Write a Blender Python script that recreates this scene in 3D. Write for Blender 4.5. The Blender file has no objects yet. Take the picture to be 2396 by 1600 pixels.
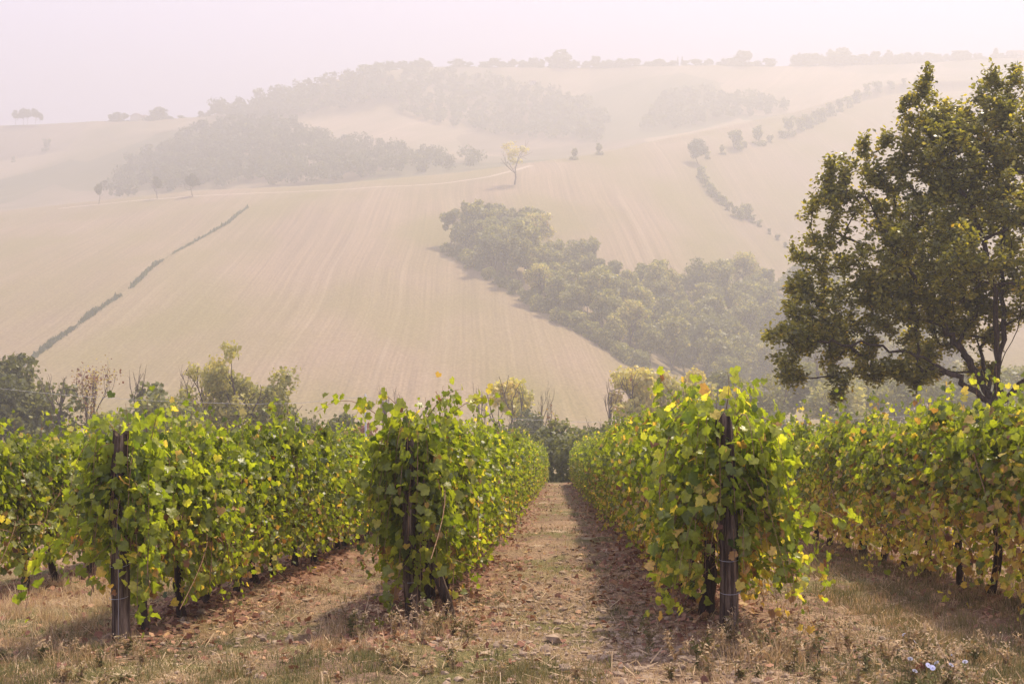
import bpy, math
import numpy as np
from mathutils import Vector
R = math.radians
S = bpy.context.scene
COL = S.collection

# ------------------------------------------------------------------ camera, sky, sun, exposure
FPX, CX, CY = 2900.0, 1198.0, 800.0          # focal length and centre in photo pixels (2396 x 1600)
cam = bpy.data.objects.new('camera', bpy.data.cameras.new('camera'))
COL.objects.link(cam); S.camera = cam
cam.location = (0, 0, 0); cam.rotation_euler = (R(90), 0, 0)
cam.data.sensor_width = 36; cam.data.lens = FPX/2396*36
cam.data.clip_start = .1; cam.data.clip_end = 9000

SUN_EL, SUN_AZ = 61.0, 41.0                  # azimuth clockwise from the view direction (+Y)
W = bpy.data.worlds.new('World'); S.world = W; W.use_nodes = True
wn, wl = W.node_tree.nodes, W.node_tree.links
bg = wn['Background']
sky = wn.new('ShaderNodeTexSky'); sky.sky_type = 'NISHITA'; sky.sun_disc = False
sky.sun_elevation = R(SUN_EL); sky.sun_rotation = R(SUN_AZ)
sky.altitude = 100; sky.air_density = 1.0; sky.dust_density = 6.0; sky.ozone_density = 1.0
mixs = wn.new('ShaderNodeMixRGB'); mixs.inputs[0].default_value = .985
mixs.inputs[2].default_value = (9.5, 9.1, 13.2, 1)   # thin bright high haze veiling the blue
wl.new(sky.outputs[0], mixs.inputs[1]); wl.new(mixs.outputs[0], bg.inputs[0])
bg.inputs[1].default_value = 0.0605

sun = bpy.data.lights.new('sun', 'SUN'); sun.energy = 5.0; sun.angle = R(3.2); sun.color = (1, .86, .66)
so = bpy.data.objects.new('sun', sun); COL.objects.link(so)
sd = Vector((math.sin(R(SUN_AZ))*math.cos(R(SUN_EL)), math.cos(R(SUN_AZ))*math.cos(R(SUN_EL)), math.sin(R(SUN_EL))))
so.rotation_euler = sd.to_track_quat('Z', 'Y').to_euler(); so.location = (30, 30, 60)

S.view_settings.view_transform = 'Standard'; S.view_settings.look = 'None'
S.view_settings.gamma = 1; S.view_settings.exposure = 0.97
cy = S.cycles
cy.max_bounces = 8; cy.diffuse_bounces = 3; cy.glossy_bounces = 2; cy.transmission_bounces = 5
cy.volume_bounces = 2; cy.transparent_max_bounces = 8; cy.use_denoising = True
cy.sample_clamp_indirect = 6; cy.volume_step_rate = 50; cy.volume_max_steps = 32
HAZE = 0.00146

# ------------------------------------------------------------------ helpers
def tag(o, label=None, cat=None, group=None, kind=None):
    if label: o['label'] = label
    if cat: o['category'] = cat
    if group: o['group'] = group
    if kind: o['kind'] = kind
    return o

def mesh(name, V, Fs, mat, tint=None, smooth=True):
    V = np.asarray(V, np.float32).reshape(-1, 3)
    if not isinstance(Fs, list): Fs = [Fs]
    Fs = [np.asarray(F, np.int32) for F in Fs if len(F)]
    me = bpy.data.meshes.new(name)
    me.vertices.add(len(V)); me.vertices.foreach_set('co', V.ravel())
    tot = np.concatenate([np.full(len(F), F.shape[1], np.int32) for F in Fs])
    idx = np.concatenate([F.ravel() for F in Fs])
    me.loops.add(len(idx)); me.loops.foreach_set('vertex_index', idx)
    me.polygons.add(len(tot))
    me.polygons.foreach_set('loop_start', np.concatenate([[0], np.cumsum(tot)[:-1]]).astype(np.int32))
    me.polygons.foreach_set('use_smooth', np.full(len(tot), smooth, bool))
    if tint is not None:
        a = me.attributes.new('tint', 'FLOAT', 'POINT')
        a.data.foreach_set('value', np.asarray(tint, np.float32).ravel())
    me.materials.append(mat); me.update(calc_edges=True)
    return me

def obj(name, me, parent=None, loc=None):
    o = bpy.data.objects.new(name, me); COL.objects.link(o)
    if parent: o.parent = parent
    if loc is not None: o.location = loc
    return o

def empty(name, loc=(0, 0, 0), rz=0, sc=1):
    o = bpy.data.objects.new(name, None); COL.objects.link(o)
    o.location = loc; o.rotation_euler = (0, 0, rz); o.scale = (sc, sc, sc) if np.isscalar(sc) else sc
    o.empty_display_size = .2
    return o

class Geo:                                    # collects vertex / face arrays into one mesh
    def __init__(s): s.V, s.F, s.T, s.n = [], {}, [], 0
    def add(s, V, F, t=0.0):
        V = np.asarray(V, float).reshape(-1, 3); F = np.asarray(F, int)
        s.V.append(V); s.F.setdefault(F.shape[1], []).append(F + s.n)
        s.T.append(np.broadcast_to(np.asarray(t, float), (len(V),))); s.n += len(V)
    def mesh(s, name, mat, smooth=True):
        return mesh(name, np.concatenate(s.V), [np.concatenate(f) for f in s.F.values()], mat, np.concatenate(s.T), smooth)

def tube(g, P, rad, k=6, t=0.0, cap=True, rough=0, rng=None):
    P = np.asarray(P, float); n = len(P)
    rad = np.broadcast_to(np.asarray(rad, float), (n,))
    T = np.gradient(P, axis=0); T /= np.linalg.norm(T, axis=1)[:, None] + 1e-9
    ref = np.array([0, 0, 1.]) if abs(T[:, 2]).mean() < .8 else np.array([1., 0, 0])
    A = np.cross(T, ref); A /= np.linalg.norm(A, axis=1)[:, None] + 1e-9
    B = np.cross(T, A)
    th = np.arange(k)*2*np.pi/k
    rr = rad[:, None]*(1 + (rough*rng.standard_normal((n, k)) if rough else 0))
    V = P[:, None] + rr[..., None]*(np.cos(th)[None, :, None]*A[:, None] + np.sin(th)[None, :, None]*B[:, None])
    i = np.arange(n-1)[:, None]*k; j = np.arange(k)[None]; j2 = (j+1) % k
    F = np.stack([i+j, i+j2, i+k+j2, i+k+j], -1).reshape(-1, 4)
    V = V.reshape(-1, 3)
    if cap:
        V = np.vstack([V, P[-1] + T[-1]*rad[-1]*.2]); c = len(V)-1; b = (n-1)*k
        q = np.arange(k)
        g.add(V, F, t); g.F.setdefault(3, []).append(np.stack([b+q, b+(q+1) % k, np.full(k, c)], -1) + g.n - len(V))
    else: g.add(V, F, t)

def norm(v): return v/(np.linalg.norm(v, axis=-1, keepdims=True)+1e-9)

def scatter(g, tmplV, tmplF, P, N, D, size, tint, curl=None):
    """copies of a leaf outline: at P, facing N, tip along D (made perpendicular to N)"""
    N = norm(N); D = norm(D - (D*N).sum(1, keepdims=True)*N); U = np.cross(D, N)
    size = np.broadcast_to(size, (len(P),))
    t = tmplV[None]*size[:, None, None]
    if curl is not None: t = t*np.stack([np.ones_like(curl), np.ones_like(curl), curl], -1)[:, None]
    V = P[:, None] + t[..., :1]*U[:, None] + t[..., 1:2]*D[:, None] + t[..., 2:3]*N[:, None]
    F = tmplF[None] + (np.arange(len(P))*len(tmplV))[:, None, None]
    g.add(V.reshape(-1, 3), F.reshape(-1, tmplF.shape[1]), np.repeat(np.broadcast_to(tint, (len(P),)), len(tmplV)))

def noise2(x, y, seed=0, oct=4, f=1.0):
    """smooth value noise"""
    out = np.zeros(np.broadcast(x, y).shape); amp = 1.0
    for o in range(oct):
        X, Y = x*f + 17.3*seed + 5.1*o, y*f - 9.7*seed + 3.3*o
        xi, yi = np.floor(X).astype(np.int64), np.floor(Y).astype(np.int64)
        fx, fy = X-xi, Y-yi; fx = fx*fx*(3-2*fx); fy = fy*fy*(3-2*fy)
        def h(a, b):
            q = (a*374761393 + b*668265263 + seed*1442695) & 0x7fffffff
            q = ((q ^ (q >> 13))*1274126177) & 0x7fffffff
            return ((q ^ (q >> 16)) & 0xffff)/65535.0 - .5
        out += amp*((h(xi, yi)*(1-fx)+h(xi+1, yi)*fx)*(1-fy) + (h(xi, yi+1)*(1-fx)+h(xi+1, yi+1)*fx)*fy)
        amp *= .5; f *= 2.03
    return out

# ------------------------------------------------------------------ materials
def newmat(name):
    m = bpy.data.materials.new(name); m.use_nodes = True
    return m, m.node_tree.nodes, m.node_tree.links, m.node_tree.nodes['Principled BSDF']

def ramp(n, stops, inter='LINEAR'):
    r = n.new('ShaderNodeValToRGB'); r.color_ramp.interpolation = inter
    while len(r.color_ramp.elements) < len(stops): r.color_ramp.elements.new(.5)
    for e, (p, c) in zip(r.color_ramp.elements, stops): e.position = p; e.color = (*c, 1)
    return r

def leaf_mat(name, stops, trans=.45, tcol=(1.9, 1.75, .8), rough=.5, spec=.35, vary=.15):
    m, n, l, b = newmat(name)
    at = n.new('ShaderNodeAttribute'); at.attribute_name = 'tint'
    r = ramp(n, stops); l.new(at.outputs['Fac'], r.inputs[0])
    oi = n.new('ShaderNodeObjectInfo')
    mr = n.new('ShaderNodeMapRange'); mr.inputs[3].default_value = 1-vary; mr.inputs[4].default_value = 1+vary
    l.new(oi.outputs['Random'], mr.inputs[0])
    nz = n.new('ShaderNodeTexNoise'); nz.inputs['Scale'].default_value = 35; nz.inputs['Detail'].default_value = 3
    tc = n.new('ShaderNodeTexCoord'); l.new(tc.outputs['Object'], nz.inputs['Vector'])
    mr2 = n.new('ShaderNodeMapRange'); mr2.inputs[1].default_value = .3; mr2.inputs[2].default_value = .7
    mr2.inputs[3].default_value = .8; mr2.inputs[4].default_value = 1.2; l.new(nz.outputs['Fac'], mr2.inputs[0])
    mu = n.new('ShaderNodeMath'); mu.operation = 'MULTIPLY'; l.new(mr.outputs[0], mu.inputs[0]); l.new(mr2.outputs[0], mu.inputs[1])
    vm = n.new('ShaderNodeVectorMath'); vm.operation = 'SCALE'
    l.new(r.outputs[0], vm.inputs[0]); l.new(mu.outputs[0], vm.inputs['Scale'])
    l.new(vm.outputs[0], b.inputs['Base Color'])
    b.inputs['Roughness'].default_value = rough; b.inputs['Specular IOR Level'].default_value = spec
    tr = n.new('ShaderNodeBsdfTranslucent')
    vt = n.new('ShaderNodeVectorMath'); vt.operation = 'MULTIPLY'; vt.inputs[1].default_value = tcol
    l.new(vm.outputs[0], vt.inputs[0]); l.new(vt.outputs[0], tr.inputs['Color'])
    mx = n.new('ShaderNodeMixShader'); mx.inputs[0].default_value = trans
    l.new(b.outputs[0], mx.inputs[1]); l.new(tr.outputs[0], mx.inputs[2])
    l.new(mx.outputs[0], n['Material Output'].inputs['Surface'])
    return m

def noise_mat(name, stops, scale=8, stretch=(1, 1, 1), rough=.9, bump=.3, bscale=None, detail=8, rot=0, spec=.15):
    m, n, l, b = newmat(name)
    tc = n.new('ShaderNodeTexCoord'); mp = n.new('ShaderNodeMapping')
    mp.inputs['Scale'].default_value = stretch; mp.inputs['Rotation'].default_value = (0, 0, rot)
    l.new(tc.outputs['Object'], mp.inputs[0])
    nz = n.new('ShaderNodeTexNoise'); nz.inputs['Scale'].default_value = scale; nz.inputs['Detail'].default_value = detail
    nz.inputs['Roughness'].default_value = .65; l.new(mp.outputs[0], nz.inputs['Vector'])
    r = ramp(n, stops); l.new(nz.outputs['Fac'], r.inputs[0]); l.new(r.outputs[0], b.inputs['Base Color'])
    b.inputs['Roughness'].default_value = rough; b.inputs['Specular IOR Level'].default_value = spec
    if bump:
        n2 = n.new('ShaderNodeTexNoise'); n2.inputs['Scale'].default_value = bscale or scale*2; n2.inputs['Detail'].default_value = 6
        l.new(mp.outputs[0], n2.inputs['Vector'])
        bp = n.new('ShaderNodeBump'); bp.inputs['Strength'].default_value = bump; bp.inputs['Distance'].default_value = .05
        l.new(n2.outputs['Fac'], bp.inputs['Height']); l.new(bp.outputs[0], b.inputs['Normal'])
    return m

VINE = [(0, (.046, .072, .012)), (.35, (.168, .190, .022)), (.6, (.300, .308, .034)), (.72, (.42, .39, .060)),
        (.82, (.56, .40, .10)), (.9, (.42, .24, .09)), (1, (.15, .055, .032))]
M = {}
M['vine'] = leaf_mat('vine_leaf', VINE, trans=.54, tcol=(1.8, 1.95, .6), rough=.38, spec=.5)
M['oak'] = leaf_mat('oak_leaf', [(0, (.062, .066, .022)), (.5, (.165, .162, .036)), (.8, (.36, .31, .055)), (1, (.44, .28, .05))],
                    trans=.5, tcol=(2.0, 1.85, .6), rough=.36, spec=.55)
M['tree'] = leaf_mat('tree_leaf', [(0, (.034, .042, .016)), (.35, (.105, .112, .034)), (.6, (.19, .19, .055)), (.8, (.42, .38, .11)), (.92, (.52, .42, .14)), (1, (.17, .07, .05))],
                     trans=.4, tcol=(1.6, 1.6, .9))
M['grass'] = leaf_mat('dry_grass', [(0, (.075, .085, .025)), (.3, (.16, .14, .05)), (.55, (.30, .205, .10)), (.8, (.44, .32, .18)), (1, (.58, .45, .28))],
                      trans=.3, tcol=(1.3, 1.2, 1.0), rough=.7, spec=.2)
M['litter'] = leaf_mat('fallen_leaf', [(0, (.11, .045, .028)), (.4, (.25, .11, .06)), (.7, (.40, .22, .125)), (.9, (.54, .34, .15)), (1, (.24, .24, .06))],
                       trans=.2, tcol=(1.2, 1.1, 1), rough=.7)
M['reed'] = leaf_mat('reed', [(0, (.05, .085, .035)), (1, (.13, .16, .07))], trans=.25)
M['bark'] = noise_mat('bark', [(.34, (.018, .011, .008)), (.66, (.095, .064, .045))], 22, (1, 1, .18), bump=.9, bscale=40)
M['cane'] = noise_mat('cane', [(.3, (.13, .06, .035)), (.7, (.36, .23, .12))], 30, (1, 1, 1), bump=0)
M['twig'] = noise_mat('twig', [(.3, (.07, .05, .042)), (.7, (.14, .105, .085))], 6, bump=0)
M['post'] = noise_mat('post_wood', [(.34, (.016, .010, .007)), (.5, (.070, .046, .030)), (.66, (.26, .19, .13))], 20, (1, 1, .09), bump=1.0, bscale=34)
M['clod'] = noise_mat('soil_clod', [(.3, (.20, .14, .09)), (.7, (.40, .30, .20))], 9, bump=.6)
M['metal'] = noise_mat('grey_metal', [(.3, (.30, .30, .30)), (.7, (.42, .42, .42))], 5, rough=.5, bump=0, spec=.4)
M['wire'] = noise_mat('wire_metal', [(.3, (.55, .54, .52)), (.7, (.65, .64, .62))], 5, rough=.5, bump=0, spec=.4)
M['track'] = noise_mat('gravel_track', [(.3, (.36, .29, .22)), (.7, (.47, .39, .30))], .6, bump=0)
M['plaster'] = noise_mat('plaster', [(.3, (.50, .45, .38)), (.7, (.62, .56, .48))], 1.2, bump=0)
M['roof'] = noise_mat('roof_tile', [(.3, (.20, .11, .08)), (.7, (.30, .17, .12))], 3, bump=.2)
M['glass'] = noise_mat('window_dark', [(.3, (.05, .05, .055)), (.7, (.08, .08, .085))], 3, rough=.2, bump=0, spec=.5)
M['petal'] = leaf_mat('petal', [(0, (.55, .57, .76)), (1, (.62, .64, .80))], trans=.3, tcol=(1, 1, 1))

def ground_mat():
    m, n, l, b = newmat('vineyard_soil')
    tc = n.new('ShaderNodeTexCoord')
    def nz(sc, d=8, rg=.65, st=(1, 1, 1)):
        mp = n.new('ShaderNodeMapping'); mp.inputs['Scale'].default_value = st; l.new(tc.outputs['Object'], mp.inputs[0])
        q = n.new('ShaderNodeTexNoise'); q.inputs['Scale'].default_value = sc; q.inputs['Detail'].default_value = d
        q.inputs['Roughness'].default_value = rg; l.new(mp.outputs[0], q.inputs['Vector']); return q
    fine = ramp(n, [(.34, (.115, .068, .042)), (.5, (.26, .172, .105)), (.66, (.43, .31, .19))]); l.new(nz(26).outputs['Fac'], fine.inputs[0])
    soil = ramp(n, [(.34, (.085, .052, .035)), (.66, (.27, .18, .115))]); l.new(nz(17).outputs['Fac'], soil.inputs[0])
    pale = ramp(n, [(.35, (.42, .32, .22)), (.65, (.58, .47, .34))]); l.new(nz(30).outputs['Fac'], pale.inputs[0])
    green = ramp(n, [(.34, (.065, .062, .022)), (.66, (.22, .19, .075))]); l.new(nz(34).outputs['Fac'], green.inputs[0])
    cur = fine.outputs[0]
    for sc, lo, hi, tex in ((.55, .46, .58, green), (1.3, .48, .60, soil), (.8, .62, .70, pale)):
        f = n.new('ShaderNodeMapRange'); f.inputs[1].default_value = lo; f.inputs[2].default_value = hi
        l.new(nz(sc, 5, .6, (1, .6, 1)).outputs['Fac'], f.inputs[0])
        mx = n.new('ShaderNodeMixRGB'); l.new(f.outputs[0], mx.inputs[0]); l.new(cur, mx.inputs[1]); l.new(tex.outputs[0], mx.inputs[2]); cur = mx.outputs[0]
    at = n.new('ShaderNodeAttribute'); at.attribute_name = 'tint'      # leaf-littered strips under the rows
    red = ramp(n, [(.34, (.10, .045, .032)), (.5, (.23, .105, .065)), (.66, (.36, .21, .13))]); l.new(nz(22).outputs['Fac'], red.inputs[0])
    mx = n.new('ShaderNodeMixRGB'); l.new(at.outputs['Fac'], mx.inputs[0]); l.new(cur, mx.inputs[1]); l.new(red.outputs[0], mx.inputs[2])
    l.new(mx.outputs[0], b.inputs['Base Color'])
    b.inputs['Roughness'].default_value = .95; b.inputs['Specular IOR Level'].default_value = .1
    bp = n.new('ShaderNodeBump'); bp.inputs['Strength'].default_value = .9; bp.inputs['Distance'].default_value = .04
    l.new(nz(20, 10, .7).outputs['Fac'], bp.inputs['Height']); l.new(bp.outputs[0], b.inputs['Normal'])
    return m
M['ground'] = ground_mat()

def field_mat(name, dry, pale, green, stripe, rot):
    """drilled stubble: fine parallel lines, broad dry and greenish patches"""
    m, n, l, b = newmat(name)
    tc = n.new('ShaderNodeTexCoord'); mp0 = n.new('ShaderNodeMapping'); mp0.inputs['Rotation'].default_value = (0, 0, rot)
    wob = n.new('ShaderNodeTexNoise'); wob.inputs['Scale'].default_value = .008; wob.inputs['Detail'].default_value = 1
    l.new(tc.outputs['Object'], wob.inputs['Vector'])
    wv = n.new('ShaderNodeVectorMath'); wv.operation = 'MULTIPLY_ADD'; wv.inputs[1].default_value = (9, 0, 0)
    l.new(wob.outputs['Color'], wv.inputs[0]); l.new(tc.outputs['Object'], wv.inputs[2]); l.new(wv.outputs[0], mp0.inputs[0])
    def nz(sc, st, d=4):
        mp = n.new('ShaderNodeMapping'); mp.inputs['Scale'].default_value = st; l.new(mp0.outputs[0], mp.inputs[0])
        q = n.new('ShaderNodeTexNoise'); q.inputs['Scale'].default_value = sc; q.inputs['Detail'].default_value = d; l.new(mp.outputs[0], q.inputs['Vector']); return q
    base = ramp(n, [(.22, dry), (.78, pale)]); l.new(nz(1.1, (stripe, .008, .008), 9).outputs['Fac'], base.inputs[0])
    tl = n.new('ShaderNodeMapRange'); tl.inputs[1].default_value = .56; tl.inputs[2].default_value = .70; tl.inputs[3].default_value = 0; tl.inputs[4].default_value = .28
    l.new(nz(.33, (stripe, .004, .004), 2).outputs['Fac'], tl.inputs[0])
    tm = n.new('ShaderNodeMixRGB'); tm.inputs[2].default_value = (.44, .35, .25, 1); l.new(tl.outputs[0], tm.inputs[0]); l.new(base.outputs[0], tm.inputs[1]); base = tm
    f = n.new('ShaderNodeMapRange'); f.inputs[1].default_value = .38; f.inputs[2].default_value = .62
    l.new(nz(.012, (1.6, .8, .8), 6).outputs['Fac'], f.inputs[0])
    f2 = n.new('ShaderNodeMath'); f2.operation = 'MULTIPLY'; f2.inputs[1].default_value = .75; l.new(f.outputs[0], f2.inputs[0])
    mx = n.new('ShaderNodeMixRGB'); mx.inputs[2].default_value = (*green, 1); l.new(f2.outputs[0], mx.inputs[0]); l.new(base.outputs[0], mx.inputs[1])
    fi = n.new('ShaderNodeMapRange'); fi.inputs[1].default_value = .3; fi.inputs[2].default_value = .7; fi.inputs[3].default_value = .78; fi.inputs[4].default_value = 1.2
    l.new(nz(1.6, (1, .35, 1), 5).outputs['Fac'], fi.inputs[0])
    sc = n.new('ShaderNodeVectorMath'); sc.operation = 'SCALE'; l.new(mx.outputs[0], sc.inputs[0]); l.new(fi.outputs[0], sc.inputs['Scale'])
    l.new(sc.outputs[0], b.inputs['Base Color']); b.inputs['Roughness'].default_value = .95; b.inputs['Specular IOR Level'].default_value = .08
    return m
M['field'] = field_mat('stubble_field', (.18, .133, .09), (.325, .24, .155), (.195, .165, .062), 1.0, -.034)
def parcels(m, sc, cols):
    n, l = m.node_tree.nodes, m.node_tree.links; b = n['Principled BSDF']; old = b.inputs['Base Color'].links[0].from_socket
    tc = n.new('ShaderNodeTexCoord'); nz = n.new('ShaderNodeTexNoise'); nz.inputs['Scale'].default_value = .006; l.new(tc.outputs['Object'], nz.inputs['Vector'])
    ad = n.new('ShaderNodeVectorMath'); ad.operation = 'MULTIPLY_ADD'; ad.inputs[1].default_value = (120, 120, 0); l.new(nz.outputs['Color'], ad.inputs[0]); l.new(tc.outputs['Object'], ad.inputs[2])
    mp = n.new('ShaderNodeMapping'); mp.inputs['Scale'].default_value = (1, .7, 0); l.new(ad.outputs[0], mp.inputs[0])
    v = n.new('ShaderNodeTexVoronoi'); v.inputs['Scale'].default_value = sc; l.new(mp.outputs[0], v.inputs['Vector'])
    sp = n.new('ShaderNodeSeparateColor'); l.new(v.outputs['Color'], sp.inputs[0]); r = ramp(n, cols, 'CONSTANT'); l.new(sp.outputs[0], r.inputs[0])
    mx = n.new('ShaderNodeMixRGB'); mx.blend_type = 'MULTIPLY'; mx.inputs[0].default_value = 1; l.new(old, mx.inputs[1]); l.new(r.outputs[0], mx.inputs[2]); l.new(mx.outputs[0], b.inputs['Base Color'])
M['hills'] = field_mat('hill_fields', (.19, .145, .10), (.30, .235, .17), (.14, .125, .065), .6, .5)

parcels(M['hills'], .0075, [(0, (1, 1, 1)), (.3, (.62, .70, .55)), (.5, (1.25, 1.2, 1.15)), (.72, (.8, .74, .7)), (.86, (1.1, 1.1, 1))])
# ------------------------------------------------------------------ terrain
def G(x, y): return -1.63 - .092*y + .016*np.clip(x, -30, 30)
ROWS = {'Z': (-6.2, 16.9, .043), 'A': (-3.49, 11, .043), 'B': (-.97, 12, .043), 'C': (1.88, 10.6, .031), 'D': (5.09, 12.4, .034)}
def rowx(k, d): x0, d0, s = ROWS[k]; return x0 + s*(d-d0)
def rowdist(x, y): return np.min([np.abs(x - rowx(k, y)) for k in ROWS], axis=0)
def bumps(x, y):
    b = .05*noise2(x, y, 3, 3, .8) + .045*noise2(x, y, 5, 3, 4.5)
    return b + .05*np.exp(-(rowdist(x, y)/.35)**2)
def ground_sheet():
    ys = np.concatenate([np.arange(5.5, 17, .05), np.arange(17, 30, .12), np.arange(30, 82, .5)])
    xs = np.linspace(-1, 1, 330)
    Y = np.repeat(ys[:, None], len(xs), 1); half = 7.5 + .62*Y
    X = xs[None]*half
    Z = G(X, Y) + bumps(X, Y)
    rd = rowdist(X, Y) + .28*noise2(X, Y, 8, 4, 2.2)
    t = np.clip(1.2 - rd/.8, 0, 1)*np.clip((Y-9.5)/2, 0, 1)*.9*np.clip(.6+1.5*noise2(X, Y, 11, 3, .9), .15, 1)
    n, m = X.shape
    i = np.arange(n-1)[:, None]*m + np.arange(m-1)[None]
    F = np.stack([i, i+1, i+m+1, i+m], -1).reshape(-1, 4)
    o = obj('ground', mesh('ground', np.stack([X, Y, Z], -1), F, M['ground'], t.ravel()))
    return tag(o, 'dry grassy soil of the vineyard with leaf litter', 'ground', kind='structure')
ground_sheet()

# profiles of the far land: for a column of the view (photo px) -> (distance, photo py) from the valley to behind the far ridge
PROF = {
 -900: [(215,1010),(300,800),(400,640),(500,560),(560,530),(620,540),(700,520),(800,480),(900,420),(1000,360),(1080,330),(1250,350),(1450,360),(1900,390)],
 0:    [(215,1010),(300,800),(400,620),(500,520),(560,492),(620,500),(700,478),(800,430),(900,375),(980,325),(1050,292),(1200,320),(1450,340),(1900,370)],
 244:  [(215,1010),(300,790),(400,605),(500,500),(560,466),(620,474),(690,458),(780,400),(880,335),(970,298),(1050,282),(1200,305),(1450,330),(1900,350)],
 460:  [(215,1005),(300,780),(400,595),(500,480),(560,444),(620,450),(690,402),(770,340),(850,300),(900,304),(1050,276),(1200,280),(1450,300),(1900,330)],
 560:  [(215,1000),(300,780),(400,592),(500,475),(560,440),(620,447),(690,392),(770,320),(840,290),(900,296),(1050,280),(1180,250),(1450,275),(1900,310)],
 650:  [(215,1000),(300,780),(400,590),(500,470),(560,436),(620,444),(690,385),(760,318),(820,284),(880,292),(1030,282),(1200,222),(1420,240),(1900,290)],
 760:  [(215,1000),(300,780),(400,590),(500,465),(562,430),(620,440),(690,395),(745,345),(800,322),(870,328),(1030,284),(1230,192),(1420,205),(1900,260)],
 850:  [(215,1000),(300,780),(400,590),(500,460),(565,422),(620,433),(690,398),(745,358),(795,338),(860,342),(1060,270),(1260,170),(1420,178),(1900,230)],
 960:  [(215,1000),(300,782),(400,592),(500,458),(570,412),(620,422),(685,398),(735,368),(785,350),(850,350),(1080,265),(1320,165),(1480,158),(1900,210)],
 1060: [(215,1000),(300,785),(400,595),(500,455),(575,404),(620,412),(680,394),(730,374),(780,362),(850,358),(1100,288),(1350,200),(1550,148),(1900,200)],
 1190: [(215,1000),(300,790),(400,590),(500,440),(585,386),(625,391),(680,386),(730,376),(790,366),(880,355),(1100,305),(1350,210),(1550,148),(1900,200)],
 1334: [(215,1000),(300,800),(390,640),(480,490),(610,368),(660,371),(710,370),(760,366),(820,360),(920,342),(1100,300),(1350,212),(1550,152),(1900,200)],
 1454: [(230,985),(310,830),(390,670),(490,500),(640,347),(690,350),(740,349),(800,346),(860,340),(940,328),(1100,292),(1350,208),(1550,150),(1900,200)],
 1600: [(260,960),(340,830),(420,660),(530,500),(690,316),(740,320),(790,319),(840,317),(900,312),(980,300),(1130,262),(1350,205),(1550,146),(1900,200)],
 1841: [(280,950),(370,830),(450,690),(580,520),(800,266),(850,269),(890,268),(930,266),(980,260),(1050,246),(1150,228),(1350,190),(1550,152),(1900,200)],
 2100: [(280,950),(370,840),(460,690),(600,500),(900,192),(960,196),(1000,195),(1050,193),(1100,190),(1160,187),(1240,184),(1400,170),(1550,150),(1900,200)],
 2396: [(280,950),(370,840),(460,690),(600,490),(950,180),(1000,181),(1050,179),(1100,177),(1150,174),(1200,172),(1280,168),(1420,152),(1550,134),(1900,190)],
 3300: [(280,950),(370,840),(460,690),(600,490),(950,200),(1000,200),(1050,198),(1100,195),(1150,190),(1200,186),(1280,180),(1420,160),(1550,140),(1900,190)],
}
def far(d): return np.where(np.asarray(d) <= 900, np.asarray(d)*1.2, 1080 + (np.asarray(d)-900)*.38)
KX = np.array(sorted(PROF)); NC = 421
COLS = np.linspace(-900, 3300, NC)
ctrlD = far(np.array([[p[0] for p in PROF[k]] for k in KX], float))
ctrlZ = np.array([[(CY-p[1])/FPX*float(far(p[0])) for p in PROF[k]] for k in KX], float)
cd = np.stack([np.interp(COLS, KX, ctrlD[:, j]) for j in range(14)], 1)
cz = np.stack([np.interp(COLS, KX, ctrlZ[:, j]) for j in range(14)], 1)
sl = (COLS-CX)/FPX
cd = np.concatenate([np.tile([76., 82, 106, 160], (NC, 1)), cd], 1)
z0 = np.stack([G(sl*76, 76)-.25, G(sl*82, 82)-.8, np.full(NC, -12.), np.full(NC, -15.5)], 1)
cz = np.concatenate([z0, cz], 1)
def smooth(A, n, ax):
    for _ in range(n):
        P_ = np.pad(A, [(1, 1) if i == ax else (0, 0) for i in range(2)], mode='edge')
        A = (P_[:-2]+2*P_[1:-1]+P_[2:])/4 if ax == 0 else (P_[:, :-2]+2*P_[:, 1:-1]+P_[:, 2:])/4
    return A
SUB = 12
tt = np.concatenate([np.arange(17*SUB)/SUB, [17.]])
TD = np.stack([np.interp(tt, np.arange(18), cd[i]) for i in range(NC)])
TZ = np.stack([np.interp(tt, np.arange(18), cz[i]) for i in range(NC)])
TZ[:, SUB:] = smooth(smooth(TZ, 7, 1), 14, 0)[:, SUB:]
TD = smooth(TD, 14, 0)
TX = sl[:, None]*TD
amp = np.clip((TD-200)/400, 0, 1)
TZ = TZ + amp*(3.2*noise2(TX, TD, 21, 4, 1/85.) )*np.clip(np.abs(TD-TD[:, [8*SUB]])/60, .12, 1)
def gully(x, y):                              # the wooded ravine running down to the right
    gx = 1.2*np.array([-40, -18, 8, 45, 90, 150]); gy = 1.2*np.array([500, 455, 395, 320, 300, 300])
    return np.interp(x, gx, gy)
TZ -= 5.0*np.exp(-((TD-gully(TX, TD)-12)/26.)**2)*np.clip((TX+32)/20, 0, 1)*np.clip((170-TX)/60, 0, 1)
def terr(x, y):                               # height of the far land
    y = np.maximum(y, 1.); c = np.clip((np.asarray(x)/y*FPX+CX - COLS[0])/(COLS[1]-COLS[0]), 0, NC-1.001)
    i = int(c); f = c-i
    return (1-f)*np.interp(y, TD[i], TZ[i]) + f*np.interp(y, TD[i+1], TZ[i+1])
def hit(px, py, dmin=100, dmax=1440):         # where a view ray meets the far land
    ds = np.arange(dmin, dmax, 2.0); c = np.clip((px-COLS[0])/(COLS[1]-COLS[0]), 0, NC-1.001); i = int(c); f = c-i
    z = (1-f)*np.interp(ds, TD[i], TZ[i]) + f*np.interp(ds, TD[i+1], TZ[i+1])
    q = np.nonzero(z >= (CY-py)/FPX*ds)[0]
    d = ds[q[0]] if len(q) else dmax
    return np.array([(px-CX)/FPX*d, d, (CY-py)/FPX*d if len(q) else z[-1]])
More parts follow.
